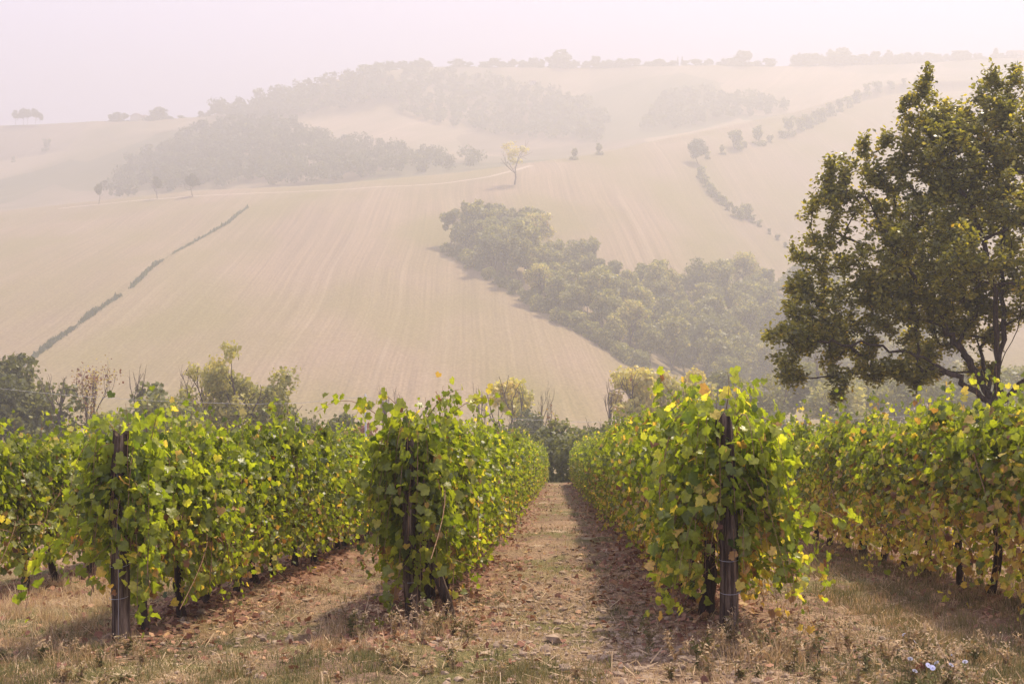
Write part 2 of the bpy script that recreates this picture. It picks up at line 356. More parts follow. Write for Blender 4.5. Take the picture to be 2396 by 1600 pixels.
def terrain_piece(name, r0, r1, mat, label):
    X, Y, Z = TX[:, r0:r1+1], TD[:, r0:r1+1], TZ[:, r0:r1+1]
    n, m = X.shape; i = np.arange(n-1)[:, None]*m + np.arange(m-1)[None]
    F = np.stack([i, i+m, i+m+1, i+1], -1).reshape(-1, 4)
    return tag(obj(name, mesh(name, np.stack([X, Y, Z], -1), F, mat)), label, 'land', kind='structure')
terrain_piece('field', 0, 9*SUB, M['field'], 'pale drilled stubble field sloping up to the farm track')
terrain_piece('hills', 9*SUB, 17*SUB, M['hills'], 'hazy hills with pale fields behind the farm track')

# farm track along the crest of the field
def ribbon(pts, w, mat, name, lift=.12):
    P = np.array([hit(*p) for p in pts]); t = np.linspace(0, len(P)-1, 160)
    P = np.stack([np.interp(t, np.arange(len(P)), P[:, j]) for j in range(3)], 1)
    for _ in range(12): P[1:-1] = (P[:-2]+2*P[1:-1]+P[2:])/4
    T = norm(np.gradient(P[:, :2], axis=0)); Nn = np.stack([-T[:, 1], T[:, 0]], 1)
    V = []
    for s in np.linspace(-1, 1, 5):
        q = P[:, :2] + Nn*s*w/2
        V.append(np.stack([q[:, 0], q[:, 1], [terr(a, b)+lift for a, b in q]], 1))
    V = np.stack(V, 1); n, m = V.shape[:2]; i = np.arange(n-1)[:, None]*m+np.arange(m-1)[None]
    return obj(name, mesh(name, V, np.stack([i, i+1, i+m+1, i+m], -1).reshape(-1, 4), mat))
tag(ribbon([(138, 489), (180, 484), (234, 479), (368, 467), (451, 461), (620, 452), (800, 445), (920, 437), (1041, 430), (1144, 416), (1196, 402), (1244, 388)], 3.4, M['track'], 'path'),
    'pale farm track curving along the top of the field', 'track', kind='structure')

# ------------------------------------------------------------------ vine leaves and vines
_o = [(.10, -.15), (.33, -.24), (.50, -.10), (.49, .08), (.63, .20), (.56, .36), (.43, .42), (.35, .60), (.14, .70)]
VL = np.array([(0, .12)] + [(0, -.02)] + _o + [(0, .86)] + [(-a, b) for a, b in _o[::-1]])
VL = np.column_stack([VL[:, 0], VL[:, 1], .16*np.abs(VL[:, 0]) - .34*VL[:, 1]**2 - .20*np.abs(VL[:, 0])**2])
VL[1::3, 2] += .05
VLF = np.array([(0, i, i % (len(VL)-1)+1) for i in range(1, len(VL))])

def bez(p0, p1, p2, n):
    t = np.linspace(0, 1, n)[:, None]
    return (1-t)**2*p0 + 2*t*(1-t)*p1 + t*t*p2

def vine_tint(rng, n, aut, low=None):
    u = rng.random(n); t = np.clip(rng.normal(.38, .13, n), .02, .68)
    if low is not None: aut = aut*(.35 + 1.5*low)
    y = u < aut; t[y] = rng.uniform(.68, .9, y.sum())
    b = u < aut*.28; t[b] = rng.uniform(.88, 1, b.sum())
    return t

def grow(rng, g, c, P, aut, side, spacing=.031, size=(.046, .104), r0=.0062, tintoff=0):
    """one shoot: a cane along P with leaves on both sides"""
    L = np.linalg.norm(np.diff(P, axis=0), axis=1).sum()
    n = max(3, int(L/spacing)); t = np.linspace(.1, 1, n)*(len(P)-1)
    Q = np.stack([np.interp(t, np.arange(len(P)), P[:, j]) for j in range(3)], 1)
    Q = Q + rng.normal(0, .055, Q.shape) + np.stack([0*t, side*rng.uniform(.0, .07, n), 0*t], 1)
    N = np.stack([rng.normal(0, .75, n), side*rng.uniform(-.1, 1.0, n)+rng.normal(0, .5, n), rng.uniform(-.15, 1.1, n)], 1)
    D = np.stack([rng.normal(0, .75, n), side*.45+rng.normal(0, .55, n), rng.uniform(-1.1, .15, n)], 1)
    s = (size[0]+(size[1]-size[0])*rng.random(n)**1.2)*np.clip(1.25 - .55*np.linspace(0, 1, n)**2, .5, 1)
    low = np.clip(1.5-Q[:, 2], 0, 1)
    scatter(g, VL, VLF, Q, N, D, s, np.clip(vine_tint(rng, n, aut, low)+tintoff, 0, 1), rng.uniform(.3, 2.6, n))
    tube(c, P, np.linspace(r0, .002, len(P)), 3, cap=False)

def build_vine(seed, aut=.06, hw=.42, h=2.0, L=1.15, shoots=54, base=.27, extra=(), curtain=None):
    rng = np.random.default_rng(seed); g, c, w = Geo(), Geo(), Geo()
    for i in range(shoots):
        side = 1 if i % 2 else -1
        x = rng.uniform(-.5, .5)*L; p0 = np.array([x, rng.normal(0, .05), rng.uniform(.8, 1.25)])
        r = rng.random()
        if r < .17:                           # upright shoot poking out of the top
            p2 = np.array([x+rng.normal(0, .2), side*rng.uniform(0, .25), h+rng.uniform(-.12, .40)])
            p1 = np.array([x, side*.05, h*.75])
        elif r < .36:                         # short filler inside the canopy
            p2 = np.array([x+rng.normal(0, .3), side*rng.uniform(.1, hw), rng.uniform(1.2, h)])
            p1 = np.array([x, side*.1, 1.2])
        else:                                 # arching over and hanging down the flank
            a = h*rng.uniform(.92, 1.1)
            p2 = np.array([x+rng.normal(0, .28), side*hw*rng.uniform(.6, 1.2), base+.22*math.sin(x*5.5+seed)+(h-base-.4)*rng.random()**1.15])
            p1 = np.array([x+rng.normal(0, .15), side*hw*rng.uniform(.1, .8), a*1.22])
        grow(rng, g, c, bez(p0, p1, p2, 9), aut, side)
    # leaves filling the flanks
    n = 620
    side = rng.choice([-1, 1], n); z = base+.05+(h-base-.1)*rng.random(n)**.85
    P = np.stack([rng.uniform(-.55, .55, n)*L, side*hw*rng.uniform(.45, 1.05, n)*np.clip(.6+.9*(z-base), .5, 1)*np.where(z > h-.25, .7, 1), z], 1)
    scatter(g, VL, VLF, P, np.stack([rng.normal(0, .75, n), side*rng.uniform(.2, 1, n), rng.uniform(-.1, 1.1, n)], 1), np.stack([rng.normal(0, .7, n), side*.3, -rng.uniform(.1, 1, n)], 1),
            rng.uniform(.05, .10, n), vine_tint(rng, n, aut, np.clip(1.5-z, 0, 1)), rng.uniform(.3, 2.6, n))
    for (p0, p1, p2, tn) in extra:
        P = bez(np.array(p0), np.array(p1), np.array(p2), 9)
        grow(rng, g, c, P, aut*.5, np.sign(p2[1]) or 1, spacing=.042, size=(.06, .12), tintoff=tn)
    for (k, ya, yb, za, zb) in (curtain or ()):   # shoots hanging over the end post
        for i in range(k):
            y = rng.uniform(ya, yb); z1 = rng.uniform(za, zb); top = z1 + rng.uniform(.35, .8)
            P = bez(np.array([-.35, y*.5, min(top, h)]), np.array([-.78, y*.9, top+.12]), np.array([-.74-.2*rng.random(), y, z1]), 8)
            grow(rng, g, c, P, aut*.6, np.sign(y) or 1, spacing=.042, size=(.06, .125))
    # gnarled stem and arms along the wire
    lean = rng.normal(0, .12); bx = rng.normal(0, .08)
    tube(w, bez(np.array([bx-lean, rng.normal(0, .04), -.08]), np.array([bx+lean*1.5, rng.normal(0, .07), .45]), np.array([bx*.3, 0, 1.0]), 11),
         np.linspace(.052, .032, 11)*rng.uniform(.85, 1.2), 8, rough=.16, rng=rng)
    for s in (-1, 1):
        tube(w, bez(np.array([bx*.3, 0, .9]), np.array([s*.2, rng.normal(0, .03), 1.05]), np.array([s*L*.52, 0, .98]), 7), np.linspace(.026, .012, 7), 6, rough=.12, rng=rng)
    for i in range(9):                        # bare stretches of cane showing on the flanks
        sd_ = rng.choice([-1, 1]); x = rng.uniform(-.5, .5)*L; z1 = rng.uniform(.7, h-.2)
        tube(c, bez(np.array([x, sd_*hw*.75, z1]), np.array([x+rng.normal(0, .25), sd_*hw*1.15, z1+rng.normal(.05, .15)]), np.array([x+rng.normal(0, .45), sd_*hw*rng.uniform(.8, 1.2), z1-rng.uniform(.05, .6)]), 7), .0055, 3, cap=False)
    for i in range(14):                       # bare dead canes below the leaves
        x = rng.uniform(-.5, .5)*L
        tube(c, bez(np.array([bx, 0, rng.uniform(.5, .9)]), np.array([x*.6, rng.normal(0, .1), .8]), np.array([x, rng.normal(0, .25), rng.uniform(.45, 1.4)]), 6), .004, 3, cap=False)
    return g.mesh('foliage', M['vine']), c.mesh('shoot_wood', M['cane']), w.mesh('trunk', M['bark'])

def put_vine(ms, k, d, flip, label, group, sc=1.0):
    x = rowx(k, d); z = float(G(x, d))
    o = empty('grape_vine', (x, d, z), math.atan2(1, ROWS[k][2]) + (math.pi if flip else 0), sc)
    tag(o, label, 'vine', group)
    for nm, me in zip(('foliage', 'cane', 'trunk'), ms): obj(nm, me, o)
    return o

GREEN = [build_vine(100+i, .12, rng_w, hh-.07) for i, (rng_w, hh) in enumerate([(.42, 2.0), (.46, 1.95), (.40, 2.06), (.44, 1.92), (.43, 2.02), (.45, 1.98), (.41, 1.96), (.44, 2.06)])]
MIXED = [build_vine(200+i, .27, rng_w, hh) for i, (rng_w, hh) in enumerate([(.44, 2.02), (.42, 2.08), (.46, 1.98), (.40, 2.04), (.45, 2.0), (.43, 2.05), (.42, 1.96)])]
AUTUMN = [build_vine(300+i, .46, rng_w, hh-.13, base=.2) for i, (rng_w, hh) in enumerate([(.46, 2.12), (.50, 2.18), (.45, 2.08), (.47, 2.15), (.48, 2.1), (.44, 2.16), (.5, 2.12), (.46, 2.2)])]
rv = np.random.default_rng(7)
ROWINFO = {
 'Z': (14.6, GREEN, 'green grape vine in the partly hidden row beyond the leftmost post', 'vines in the row at the left edge'),
 'A': (12.7, GREEN, 'green grape vine in the long row behind the leftmost post', 'vines in the row behind the leftmost post'),
 'B': (13.7, GREEN, 'green grape vine in the row along the left side of the grassy alley', 'vines along the left side of the alley'),
 'C': (12.3, MIXED, 'yellow flecked grape vine in the row along the right side of the grassy alley', 'vines along the right side of the alley'),
 'D': (13.2, AUTUMN, 'yellowing grape vine in the right row with the oak above it', 'vines in the right row'),
}
for k, (d0, pool, lab, grp) in ROWINFO.items():
    d = d0; i = 0
    while d < 69.5:
        p = pool
        if k == 'D' and d > 20: p = MIXED
        if k == 'D' and d > 40: p = GREEN
        if k == 'C' and d > 34: p = GREEN
        put_vine(p[(i*3+int(rv.integers(2))) % len(p)], k, d, rv.random() < .5, lab, grp, float(rv.uniform(.91, 1.06)))
        d += 1.1; i += 1
# the vines at the row ends, with their own stray shoots (local x runs up the row, local y to its left)
endA = build_vine(401, .13, .34, 1.82, 1.2, 50, base=.5, curtain=((5, -.14, .14, .8, 1.35), (8, -.4, .36, 1.0, 1.6), (3, -.1, .36, .6, .9), (3, -.4, .1, .9, 1.2), (3, -.42, -.22, .3, .8)), extra=[((-.4, 0, 1.1), (-.7, .1, 1.4), (-.95, .35, .8), 0), ((-.4, 0, 1.0), (-.9, -.1, 1.1), (-1.0, .25, .75), .1),
        ((-.5, 0, 1.2), (-.9, .2, 1.9), (-.85, .4, 1.0), -.1), ((-.4, .1, 1.0), (-.6, .8, 1.2), (-.6, .85, .35), 0), ((.2, 0, 1.7), (.3, 0, 2.0), (.2, -.1, 2.1), .1),
        ((-.5, 0, 1.3), (-.9, -.2, 1.9), (-.8, -.35, 1.1), -.05), ((-.5, 0, 1.7), (-.75, .1, 2.1), (-.8, .28, 1.45), 0)])
endA2 = build_vine(411, .09, .46, 1.85, 1.2, 54)
endB = build_vine(402, .15, .36, 1.93, 1.2, 56, base=.42, curtain=((4, -.12, .12, .9, 1.5), (9, -.42, .36, 1.1, 1.7), (4, .0, .42, .8, 1.2), (6, -.45, -.1, .45, 1.0), (3, -.15, .12, .1, .6)), extra=[((-.4, 0, 1.6), (-.5, .5, 2.5), (-.5, .95, 2.12), .12), ((0, 0, 1.7), (0, -.5, 2.4), (0, -.85, 2.2), .12),
        ((-.5, 0, 1.2), (-.85, .5, 1.7), (-.8, .6, .9), -.08), ((-.4, 0, 1.0), (-.8, -.05, .9), (-.85, -.1, .1), .05), ((-.5, 0, .8), (-.85, .1, .8), (-.95, .22, -.1), .05),
        ((-.5, 0, 1.3), (-.85, .15, 1.9), (-.82, .25, .7), -.1), ((-.5, 0, 1.4), (-.8, -.3, 2.0), (-.75, -.35, .8), .04), ((-.4, 0, 1.9), (-.4, .2, 2.3), (-.5, .35, 2.3), .12), ((.1, 0, 1.9), (.1, -.2, 2.3), (.1, -.4, 2.32), .12)])
endB2 = build_vine(412, .1, .46, 2.08, 1.2, 56)
endC = build_vine(403, .34, .52, 1.90, 1.2, 78, base=.38, curtain=((6, -.14, .14, .7, 1.5), (12, -.5, .65, 1.0, 1.7), (9, -.45, .7, .55, 1.2), (5, .1, .75, .35, .8), (3, -.5, -.2, .4, .8)), extra=[((-.3, 0, 1.2), (-.6, -.5, 1.35), (-.7, -1.0, 1.1), .06), ((-.3, 0, 1.2), (-.6, -.4, 1.3), (-.8, -.8, .55), .06), ((-.3, 0, 1.3), (-.5, -.6, 1.5), (-.6, -.75, .4), .06),
        ((-.5, 0, 1.3), (-.9, .3, 1.7), (-.85, .5, .6), -.08), ((-.5, 0, 1.4), (-.9, .1, 1.9), (-.85, .22, .8), -.1), ((-.5, 0, 1.2), (-.8, .5, 1.4), (-.75, .7, .3), -.05), ((-.5, 0, 1.3), (-.85, -.1, 1.8), (-.85, -.22, .9), 0),
        ((0, 0, 1.8), (0, .1, 2.0), (-.1, .15, 2.25), .12), ((.0, 0, 1.8), (.0, -.2, 2.05), (.1, -.35, 2.28), .12), ((.1, 0, 1.8), (.0, -.1, 2.2), (0, -.05, 2.36), .1), ((.5, .1, 1.8), (.5, .4, 2.1), (.5, .5, 2.28), .05)])
endC2 = build_vine(413, .3, .50, 1.95, 1.2, 58)
endD = build_vine(404, .55, .50, 2.0, 1.2, 58, base=.15)
put_vine(endA, 'A', 11.62, False, 'bushy vine wrapped round the weathered leftmost post', None)
put_vine(endA2, 'A', 12.7-.02, False, 'vine with a leaning dark stem just behind the leftmost post', None)
put_vine(endB, 'B', 12.62, False, 'vine climbing over the braced post on the left side of the alley', None)
put_vine(endB2, 'B', 13.7-.02, False, 'vine right behind the braced post with pale dried leaves', None)
put_vine(endC, 'C', 11.22, False, 'broad bushy vine swallowing the post on the right side of the alley', None)
put_vine(endC2, 'C', 12.3-.02, False, 'yellow flecked vine just behind the swallowed post', None)
put_vine(endD, 'D', 11.0, False, 'yellow leaved vine cut off by the right edge of the photo', None)
put_vine(AUTUMN[1], 'D', 12.1, True, 'vine with pale yellow and brown leaves near the right edge', None)

# ------------------------------------------------------------------ end posts
def wood_post(k, d, h, r, label, seed, lean=(0, 0)):
    rng = np.random.default_rng(seed); x = rowx(k, d); z = float(G(x, d))
    o = empty('wooden_post', (x, d, z)); tag(o, label, 'post', 'end posts of the vine rows')
    g = Geo(); n = 34; t = np.linspace(0, 1, n)
    P = np.stack([lean[0]*t*h + .012*np.sin(t*5+seed), lean[1]*t*h + .01*np.cos(t*4), -.25 + t*(h+.25)], 1)
    rr = r*(1.08 - .16*t)*(1 + .03*np.sin(t*17+seed)); kk = 22
    th = np.arange(kk)*2*np.pi/kk
    groove = 1 + .09*np.sin(th*3+seed) - .16*np.abs(np.sin(th*2.5+seed))**9 + .05*np.sin(th*7+2*seed)
    V = P[:, None] + (rr[:, None]*groove[None]*(1+.018*rng.standard_normal((n, kk))))[..., None]*np.stack([np.cos(th), np.sin(th), 0*th], 1)[None]
    V[-1, :, 2] += .03*np.sin(th*2+seed) + .015*rng.standard_normal(kk)
    i = np.arange(n-1)[:, None]*kk; j = np.arange(kk)[None]
    g.add(V.reshape(-1, 3), np.stack([i+j, i+(j+1) % kk, i+kk+(j+1) % kk, i+kk+j], -1).reshape(-1, 4))
    top = V[-1]; ins = P[-1] + (top-P[-1])*.55; ins[:, 2] -= .012
    b = g.n
    g.add(np.vstack([top, ins, P[-1:] - [0, 0, .03]]), np.stack([np.arange(kk), (np.arange(kk)+1) % kk, (np.arange(kk)+1) % kk+kk, np.arange(kk)+kk], 1))
    g.F.setdefault(3, []).append(b + np.stack([np.arange(kk)+kk, (np.arange(kk)+1) % kk+kk, np.full(kk, 2*kk)], 1))
    obj('timber', g.mesh('timber', M['post'], smooth=False), o)
    for zz in (.42, .70):          # wire wound round the post
        w = Geo(); a = np.linspace(0, 3*np.pi, 30); rw = r*1.12
        tube(w, np.stack([lean[0]*zz + rw*np.cos(a), lean[1]*zz + rw*np.sin(a), zz+.016*a/np.pi+.01*np.sin(a)], 1), .0022, 4)
        obj('wire_tie', w.mesh('wire_tie', M['metal']), o)
    if k != 'A': return o
    w = Geo(); tube(w, [(.3*r, -1.14*r, -.05), (.35*r, -1.12*r, .6), (.2*r, -1.1*r, 1.2), (.1*r, -1.05*r, h*.9)], .0024, 4)
    obj('wire_strand', w.mesh('wire_strand', M['metal']), o)
    return o
wood_post('A', 11.0, 1.90, .078, 'weathered dark wooden post, leftmost, with cracked bare top', 1, (.012, 0))
pB = wood_post('B', 12.0, 1.84, .066, 'dark wooden post propped by a slanting brace left of the alley', 2, (-.015, 0))
wood_post('C', 10.6, 1.92, .078, 'dark wooden post buried in leaves right of the alley', 5, (-.03, 0))
g = Geo(); rr = np.random.default_rng(3)
tube(g, [(.42, .05, -.1), (.34, .05, .22), (.2, .04, .62), (.07, .02, 1.0)], [.05, .05, .045, .04], 9, rough=.08, rng=rr)
obj('brace', g.mesh('brace', M['post'], False), pB)
g = Geo(); tube(g, [(.06, -.12, -.1), (.058, -.11, .3), (.065, -.10, .62)], [.014, .014, .012], 6)
obj('stake', g.mesh('stake', M['post']), pB)

# ------------------------------------------------------------------ grass, litter, clods, weeds, chicory
BL = np.array([(-.5, 0, 0), (.5, 0, 0), (.32, .55, .06), (-.32, .55, .06), (0, 1, .22)]); BLF3 = np.array([(0, 1, 2), (0, 2, 3), (3, 2, 4)])
def blades(g, rng, X, Y, h, tint, wd=.008, lay=.6):
    n = len(X); P = np.stack([X, Y, G(X, Y)+bumps(X, Y)-.005], 1)
    a = rng.uniform(0, 2*np.pi, n); out = np.stack([np.cos(a), np.sin(a), np.zeros(n)], 1)
    D = out*np.abs(rng.normal(lay, .45, n))[:, None] + [0, 0, 1]
    Dn = norm(D); U = np.cross(Dn, out + rng.normal(0, .2, (n, 3))); U = norm(U); N = np.cross(U, Dn)
    h = np.broadcast_to(h, (n,)); wd = np.broadcast_to(wd, (n,))
    V = P[:, None] + BL[None, :, :1]*wd[:, None, None]*U[:, None] + BL[None, :, 1:2]*h[:, None, None]*Dn[:, None] + BL[None, :, 2:]*h[:, None, None]*(out*.8-[0, 0, .6])[:, None]
    F = BLF3[None] + (np.arange(n)*5)[:, None, None]
    g.add(V.reshape(-1, 3), F.reshape(-1, 3), np.repeat(tint, 5))
def area(rng, n, d0, d1, margin=.6):          # random ground points inside the widening view
    d = np.sqrt(rng.uniform(d0**2, d1**2, n)); hw = .43*d+margin
    return rng.uniform(-1, 1, n)*hw, d
rg = np.random.default_rng(11); g = Geo()
for n, d0, d1, h0, wd in ((95000, 6.9, 11.5, .035, .0055), (70000, 11.5, 18, .045, .008), (42000, 18, 40, .06, .014), (16000, 40, 72, .07, .03)):
    x, y = area(rg, n, d0, d1)
    dens = np.clip(.50 + 1.35*noise2(x, y, 31, 4, .9), 0.04, 1); rd = rowdist(x, y)
    keep = rg.random(n) < dens*np.where((rd < .5) & (y > 11), .45, 1); x, y = x[keep], y[keep]; m = len(x)
    gr = noise2(x, y, 41, 3, .8) + .25*np.exp(-((x-rowx('B', y)-1.6)/.35)**2)*(y > 16)
    t = np.clip(rg.normal(.62, .2, m) - 1.5*np.clip(gr, -.08, .5), 0, 1)
    blades(g, rg, x, y, h0*rg.lognormal(0, .45, m), t, wd, .75)
# taller tufts: along the bottom edge, between the left rows and at the foot of the right row
def tufts(n, x0, x1, y0, y1, h, t0, ts, cnt=26, rad=.09, wd=.006, lay=.35):
    cx_, cy_ = rg.uniform(x0, x1, n), rg.uniform(y0, y1, n)
    hh = h*rg.lognormal(0, .3, n); tc_ = np.clip(rg.normal(t0, ts, n), 0, 1)
    a = rg.uniform(0, 2*np.pi, (n, cnt)); r_ = rad*np.sqrt(rg.random((n, cnt)))
    X = (cx_[:, None]+r_*np.cos(a)).ravel(); Y = (cy_[:, None]+r_*np.sin(a)).ravel()
    blades(g, rg, X, Y, np.repeat(hh, cnt)*rg.uniform(.5, 1.1, n*cnt), np.clip(np.repeat(tc_, cnt)+rg.normal(0, .08, n*cnt), 0, 1), wd, lay)
tufts(60, -3.3, 3.6, 7.1, 7.7, .08, .45, .2)
tufts(160, -4.2, 4.2, 7.2, 9.4, .07, .24, .16, 24, .13)
tufts(110, -.3, 2.2, 10, 20, .06, .28, .16, 20, .13)
tufts(120, -6.4, -4.3, 12.5, 19, .2, .8, .12, 30, .12)
tufts(90, -6.2, -3.7, 10.5, 13, .15, .7, .15, 30, .12)
tufts(420, 3.4, 5.8, 9.0, 14.5, .13, .42, .2, 32, .15)
tufts(320, 3.7, 5.6, 14, 26, .14, .42, .18, 26, .16, .008)
tufts(26, 1.4, 2.3, 9.3, 10.6, .22, .58, .16, 30, .12)
tufts(26, -1.7, -.6, 10.4, 12.0, .20, .6, .14, 30, .12)
tufts(30, -4.2, -3.1, 9.6, 10.9, .14, .6, .16, 26, .12)
tufts(150, -4.6, -2.7, 8.4, 10.6, .10, .2, .13, 26, .12)
tufts(120, -2.4, -.9, 8.2, 10.0, .09, .18, .13, 26, .12)
tufts(70, -.2, .7, 8.6, 9.6, .09, .2, .13, 24, .11)
tufts(120, 2.4, 4.4, 8.2, 10.5, .11, .2, .14, 26, .12)
tufts(60, -3.2, -1.6, 12, 16, .09, .25, .15, 24, .12)
tufts(60, 2.2, 3.6, 7.4, 9.0, .12, .25, .14, 24, .12)
tufts(50, -3.9, 3.9, 7.4, 11, .07, .08, .1, 24, .10)
tag(obj('grass', g.mesh('grass', M['grass'])), 'short dry and greenish grass on the vineyard floor', 'grass', kind='stuff')

# leafy weeds with pale seed heads round the post feet
LF = np.array([(0, 0, 0), (.22, .4, .05), (0, 1, -.05), (-.22, .4, .05)]); LFF = np.array([(0, 1, 2), (0, 2, 3)])
g = Geo(); rw = np.random.default_rng(15)
def weed(x, y, h, n, t0):
    z = float(G(x, y)+bumps(np.array(x), np.array(y)))
    for s in range(n):
        a = rw.uniform(0, 6.28); sp = rw.uniform(.15, .6)*h
        p2 = np.array([x+sp*np.cos(a), y+sp*np.sin(a), z+h*rw.uniform(.6, 1.1)])
        P = bez(np.array([x, y, z]), np.array([x+.2*sp*np.cos(a), y+.2*sp*np.sin(a), z+h*.6]), p2, 6)
        tube(g, P, .0028, 3, t0+.25, cap=False)
        m = int(9+h*26); t = rw.uniform(0, 5, m)
        Q = np.stack([np.interp(t, np.arange(6), P[:, j]) for j in range(3)], 1)
        scatter(g, LF, LFF, Q, rw.normal(0, .6, (m, 3))+[0, 0, .8], rw.normal(0, 1, (m, 3)), rw.uniform(.025, .06, m), np.clip(rw.normal(t0, .15, m), 0, 1))
        scatter(g, LF, LFF, p2+rw.normal(0, .012, (5, 3)), rw.normal(0, 1, (5, 3)), rw.normal(0, 1, (5, 3)), .022, .97)
for bx, by, sx, sy, n, h in ((rowx('C', 9.7)+.02, 9.75, .45, .4, 26, .26), (rowx('B', 11.2), 11.2, .4, .4, 20, .27), (-.55, 9.3, .3, .35, 10, .16), (-2.9, 8.9, .6, .5, 14, .12), (2.75, 8.3, .5, .5, 26, .17), (3.6, 9.3, .6, .5, 20, .2), (-3.8, 10.2, .5, .4, 10, .16), (.9, 8.5, .8, .6, 16, .10), (2.2, 11.2, .3, .3, 6, .2)):
    for i in range(n):
        weed(bx+rw.normal(0, sx), by+rw.normal(0, sy), h*rw.uniform(.6, 1.2), int(rw.integers(3, 6)), float(np.clip(rw.normal(.5, .25), .06, .9)))
tag(obj('weeds', g.mesh('weeds', M['grass'])), 'scrubby drying weeds with pale seed heads round the post feet', 'weeds', kind='stuff')

# fallen vine leaves
g = Geo(); rl = np.random.default_rng(21)
for n, d0, d1, s0 in ((4200, 10, 20, .058), (7000, 12, 40, .066), (3000, 40, 70, .08)):
    k = rl.choice(list(ROWS), n, p=[.12, .25, .27, .26, .10]); y = rl.uniform(d0, d1, n)
    x = np.array([rowx(a, b) for a, b in zip(k, y)]) + rl.normal(0, .48, n)
    ok = (np.abs(x) < .44*y+.5); x, y = x[ok], y[ok]; m = len(x)
    scatter(g, VL, VLF, np.stack([x, y, G(x, y)+bumps(x, y)+.018], 1), rl.normal(0, .45, (m, 3))+[0, 0, 1], rl.normal(0, 1, (m, 3)), s0*rl.uniform(.6, 1.3, m), np.clip(rl.beta(2, 2.2, m), 0, .93))
x, y = area(rl, 900, 7.2, 16); m = len(x)
scatter(g, VL, VLF, np.stack([x, y, G(x, y)+bumps(x, y)+.02], 1), rl.normal(0, .45, (m, 3))+[0, 0, 1], rl.normal(0, 1, (m, 3)), rl.uniform(.02, .075, m), rl.random(m)*.8)
tag(obj('fallen_leaves', g.mesh('fallen_leaves', M['litter'])), 'reddish brown fallen vine leaves under the rows', 'leaf litter', kind='stuff')

# straw lying about and crumbs of turned soil
g = Geo(); x, y = area(rl, 9000, 7, 17); m = len(x)
a = rl.uniform(0, 6.28, m); D = np.stack([np.cos(a), np.sin(a), rl.normal(0, .12, m)], 1)
scatter(g, np.array([(-.03, 0, 0), (.03, 0, 0), (.02, 1, 0), (-.02, 1, 0)]), np.array([(0, 1, 2, 3)]), np.stack([x, y, G(x, y)+bumps(x, y)+.012], 1), rl.normal(0, .3, (m, 3))+[0, 0, 1], D, rl.uniform(.05, .2, m)*np.clip(rl.random(m)+.4, 0, 1), rl.uniform(.6, 1, m))
tag(obj('straw', g.mesh('straw', M['grass'])), 'dry straw lying on the soil', 'straw', kind='stuff')
ico = [(0, 0, 1), (.89, 0, .45), (.28, .85, .45), (-.72, .53, .45), (-.72, -.53, .45), (.28, -.85, .45), (.72, .53, -.45), (-.28, .85, -.45), (-.89, 0, -.45), (-.28, -.85, -.45), (.72, -.53, -.45), (0, 0, -1)]
icf = [(0, 1, 2), (0, 2, 3), (0, 3, 4), (0, 4, 5), (0, 5, 1), (1, 6, 2), (2, 7, 3), (3, 8, 4), (4, 9, 5), (5, 10, 1), (6, 7, 2), (7, 8, 3), (8, 9, 4), (9, 10, 5), (10, 6, 1), (11, 7, 6), (11, 8, 7), (11, 9, 8), (11, 10, 9), (11, 6, 10)]
g = Geo()
for (cx_, cy_, sx, sy, n) in ((1.35, 10.3, .35, .9, 420), (.55, 12.5, .55, 1.8, 900), (.3, 10.2, .7, .8, 300), (2.9, 10.4, .4, .8, 120), (.9, 17, .5, 3, 600), (-2.4, 11.5, .5, 1.5, 250), (1.0, 9.0, .9, .5, 160)):
    for i in range(n):
        x, y = rl.normal(cx_, sx), rl.normal(cy_, sy)
        s = .016*rl.lognormal(0, .5)
        V = np.array(ico)*s*(1+.28*rl.standard_normal((12, 1)))*[1, 1, .7] + [x, y, float(G(x, y)+bumps(np.array(x), np.array(y)))+.2*s]
        g.add(V, icf)
tag(obj('soil_clods', g.mesh('soil_clods', M['clod'], False)), 'crumbly clods of turned soil in the alley', 'soil', kind='stuff')

# chicory flowers
def near_hit(px, py):
    u, v = (px-CX)/FPX, (CY-py)/FPX            # v*d = -1.63-.092 d+.016 u d
    d = -1.63/(v+.092-.016*u); return u*d, d
def chicory(px, py, h, first):
    x, d = near_hit(px, py + h*FPX/8.6); o = empty('chicory_plant', (x, d, float(G(x, d))+.0), float(rl.uniform(0, 6)))
    rng = np.random.default_rng(int(px)); g = Geo()
    tube(g, [(0.03, 0, -.03), (.02, .01, h*.5), (0, 0, h)], .003, 4, .3)
    m = 14; Q = np.stack([rng.normal(0, .015, m), rng.normal(0, .015, m), rng.uniform(0, h*.8, m)], 1)
    scatter(g, LF, LFF, Q, rng.normal(0, .5, (m, 3))+[0, 0, 1], rng.normal(0, 1, (m, 3)), rng.uniform(.03, .07, m), .15)
    obj('stem', g.mesh('stem', M['grass']), o)
    g = Geo(); k = 15; a = np.arange(k)*2*np.pi/k
    face = norm(np.array([rng.normal(0, .3), -.75, .6])[None])[0]
    A = norm(np.cross(face, [1, 0, 0])[None])[0]; B = np.cross(face, A)
    Dv = np.cos(a)[:, None]*A + np.sin(a)[:, None]*B
    PT = np.array([(-.10, .1, 0), (.10, .1, 0), (.19, .9, .1), (.07, 1, .08), (-.07, 1, .08), (-.19, .9, .1)])
    scatter(g, PT, np.array([(0, 1, 2, 3, 4, 5)]), np.tile([0, 0, h], (k, 1)), np.tile(face, (k, 1))+.15*Dv, Dv, .0195, rng.random(k))
    obj('blossom', g.mesh('blossom', M['petal']), o)
    tag(o, 'pale blue chicory flower in the grass by the lower right corner', 'flower', 'chicory flowers in the grass')
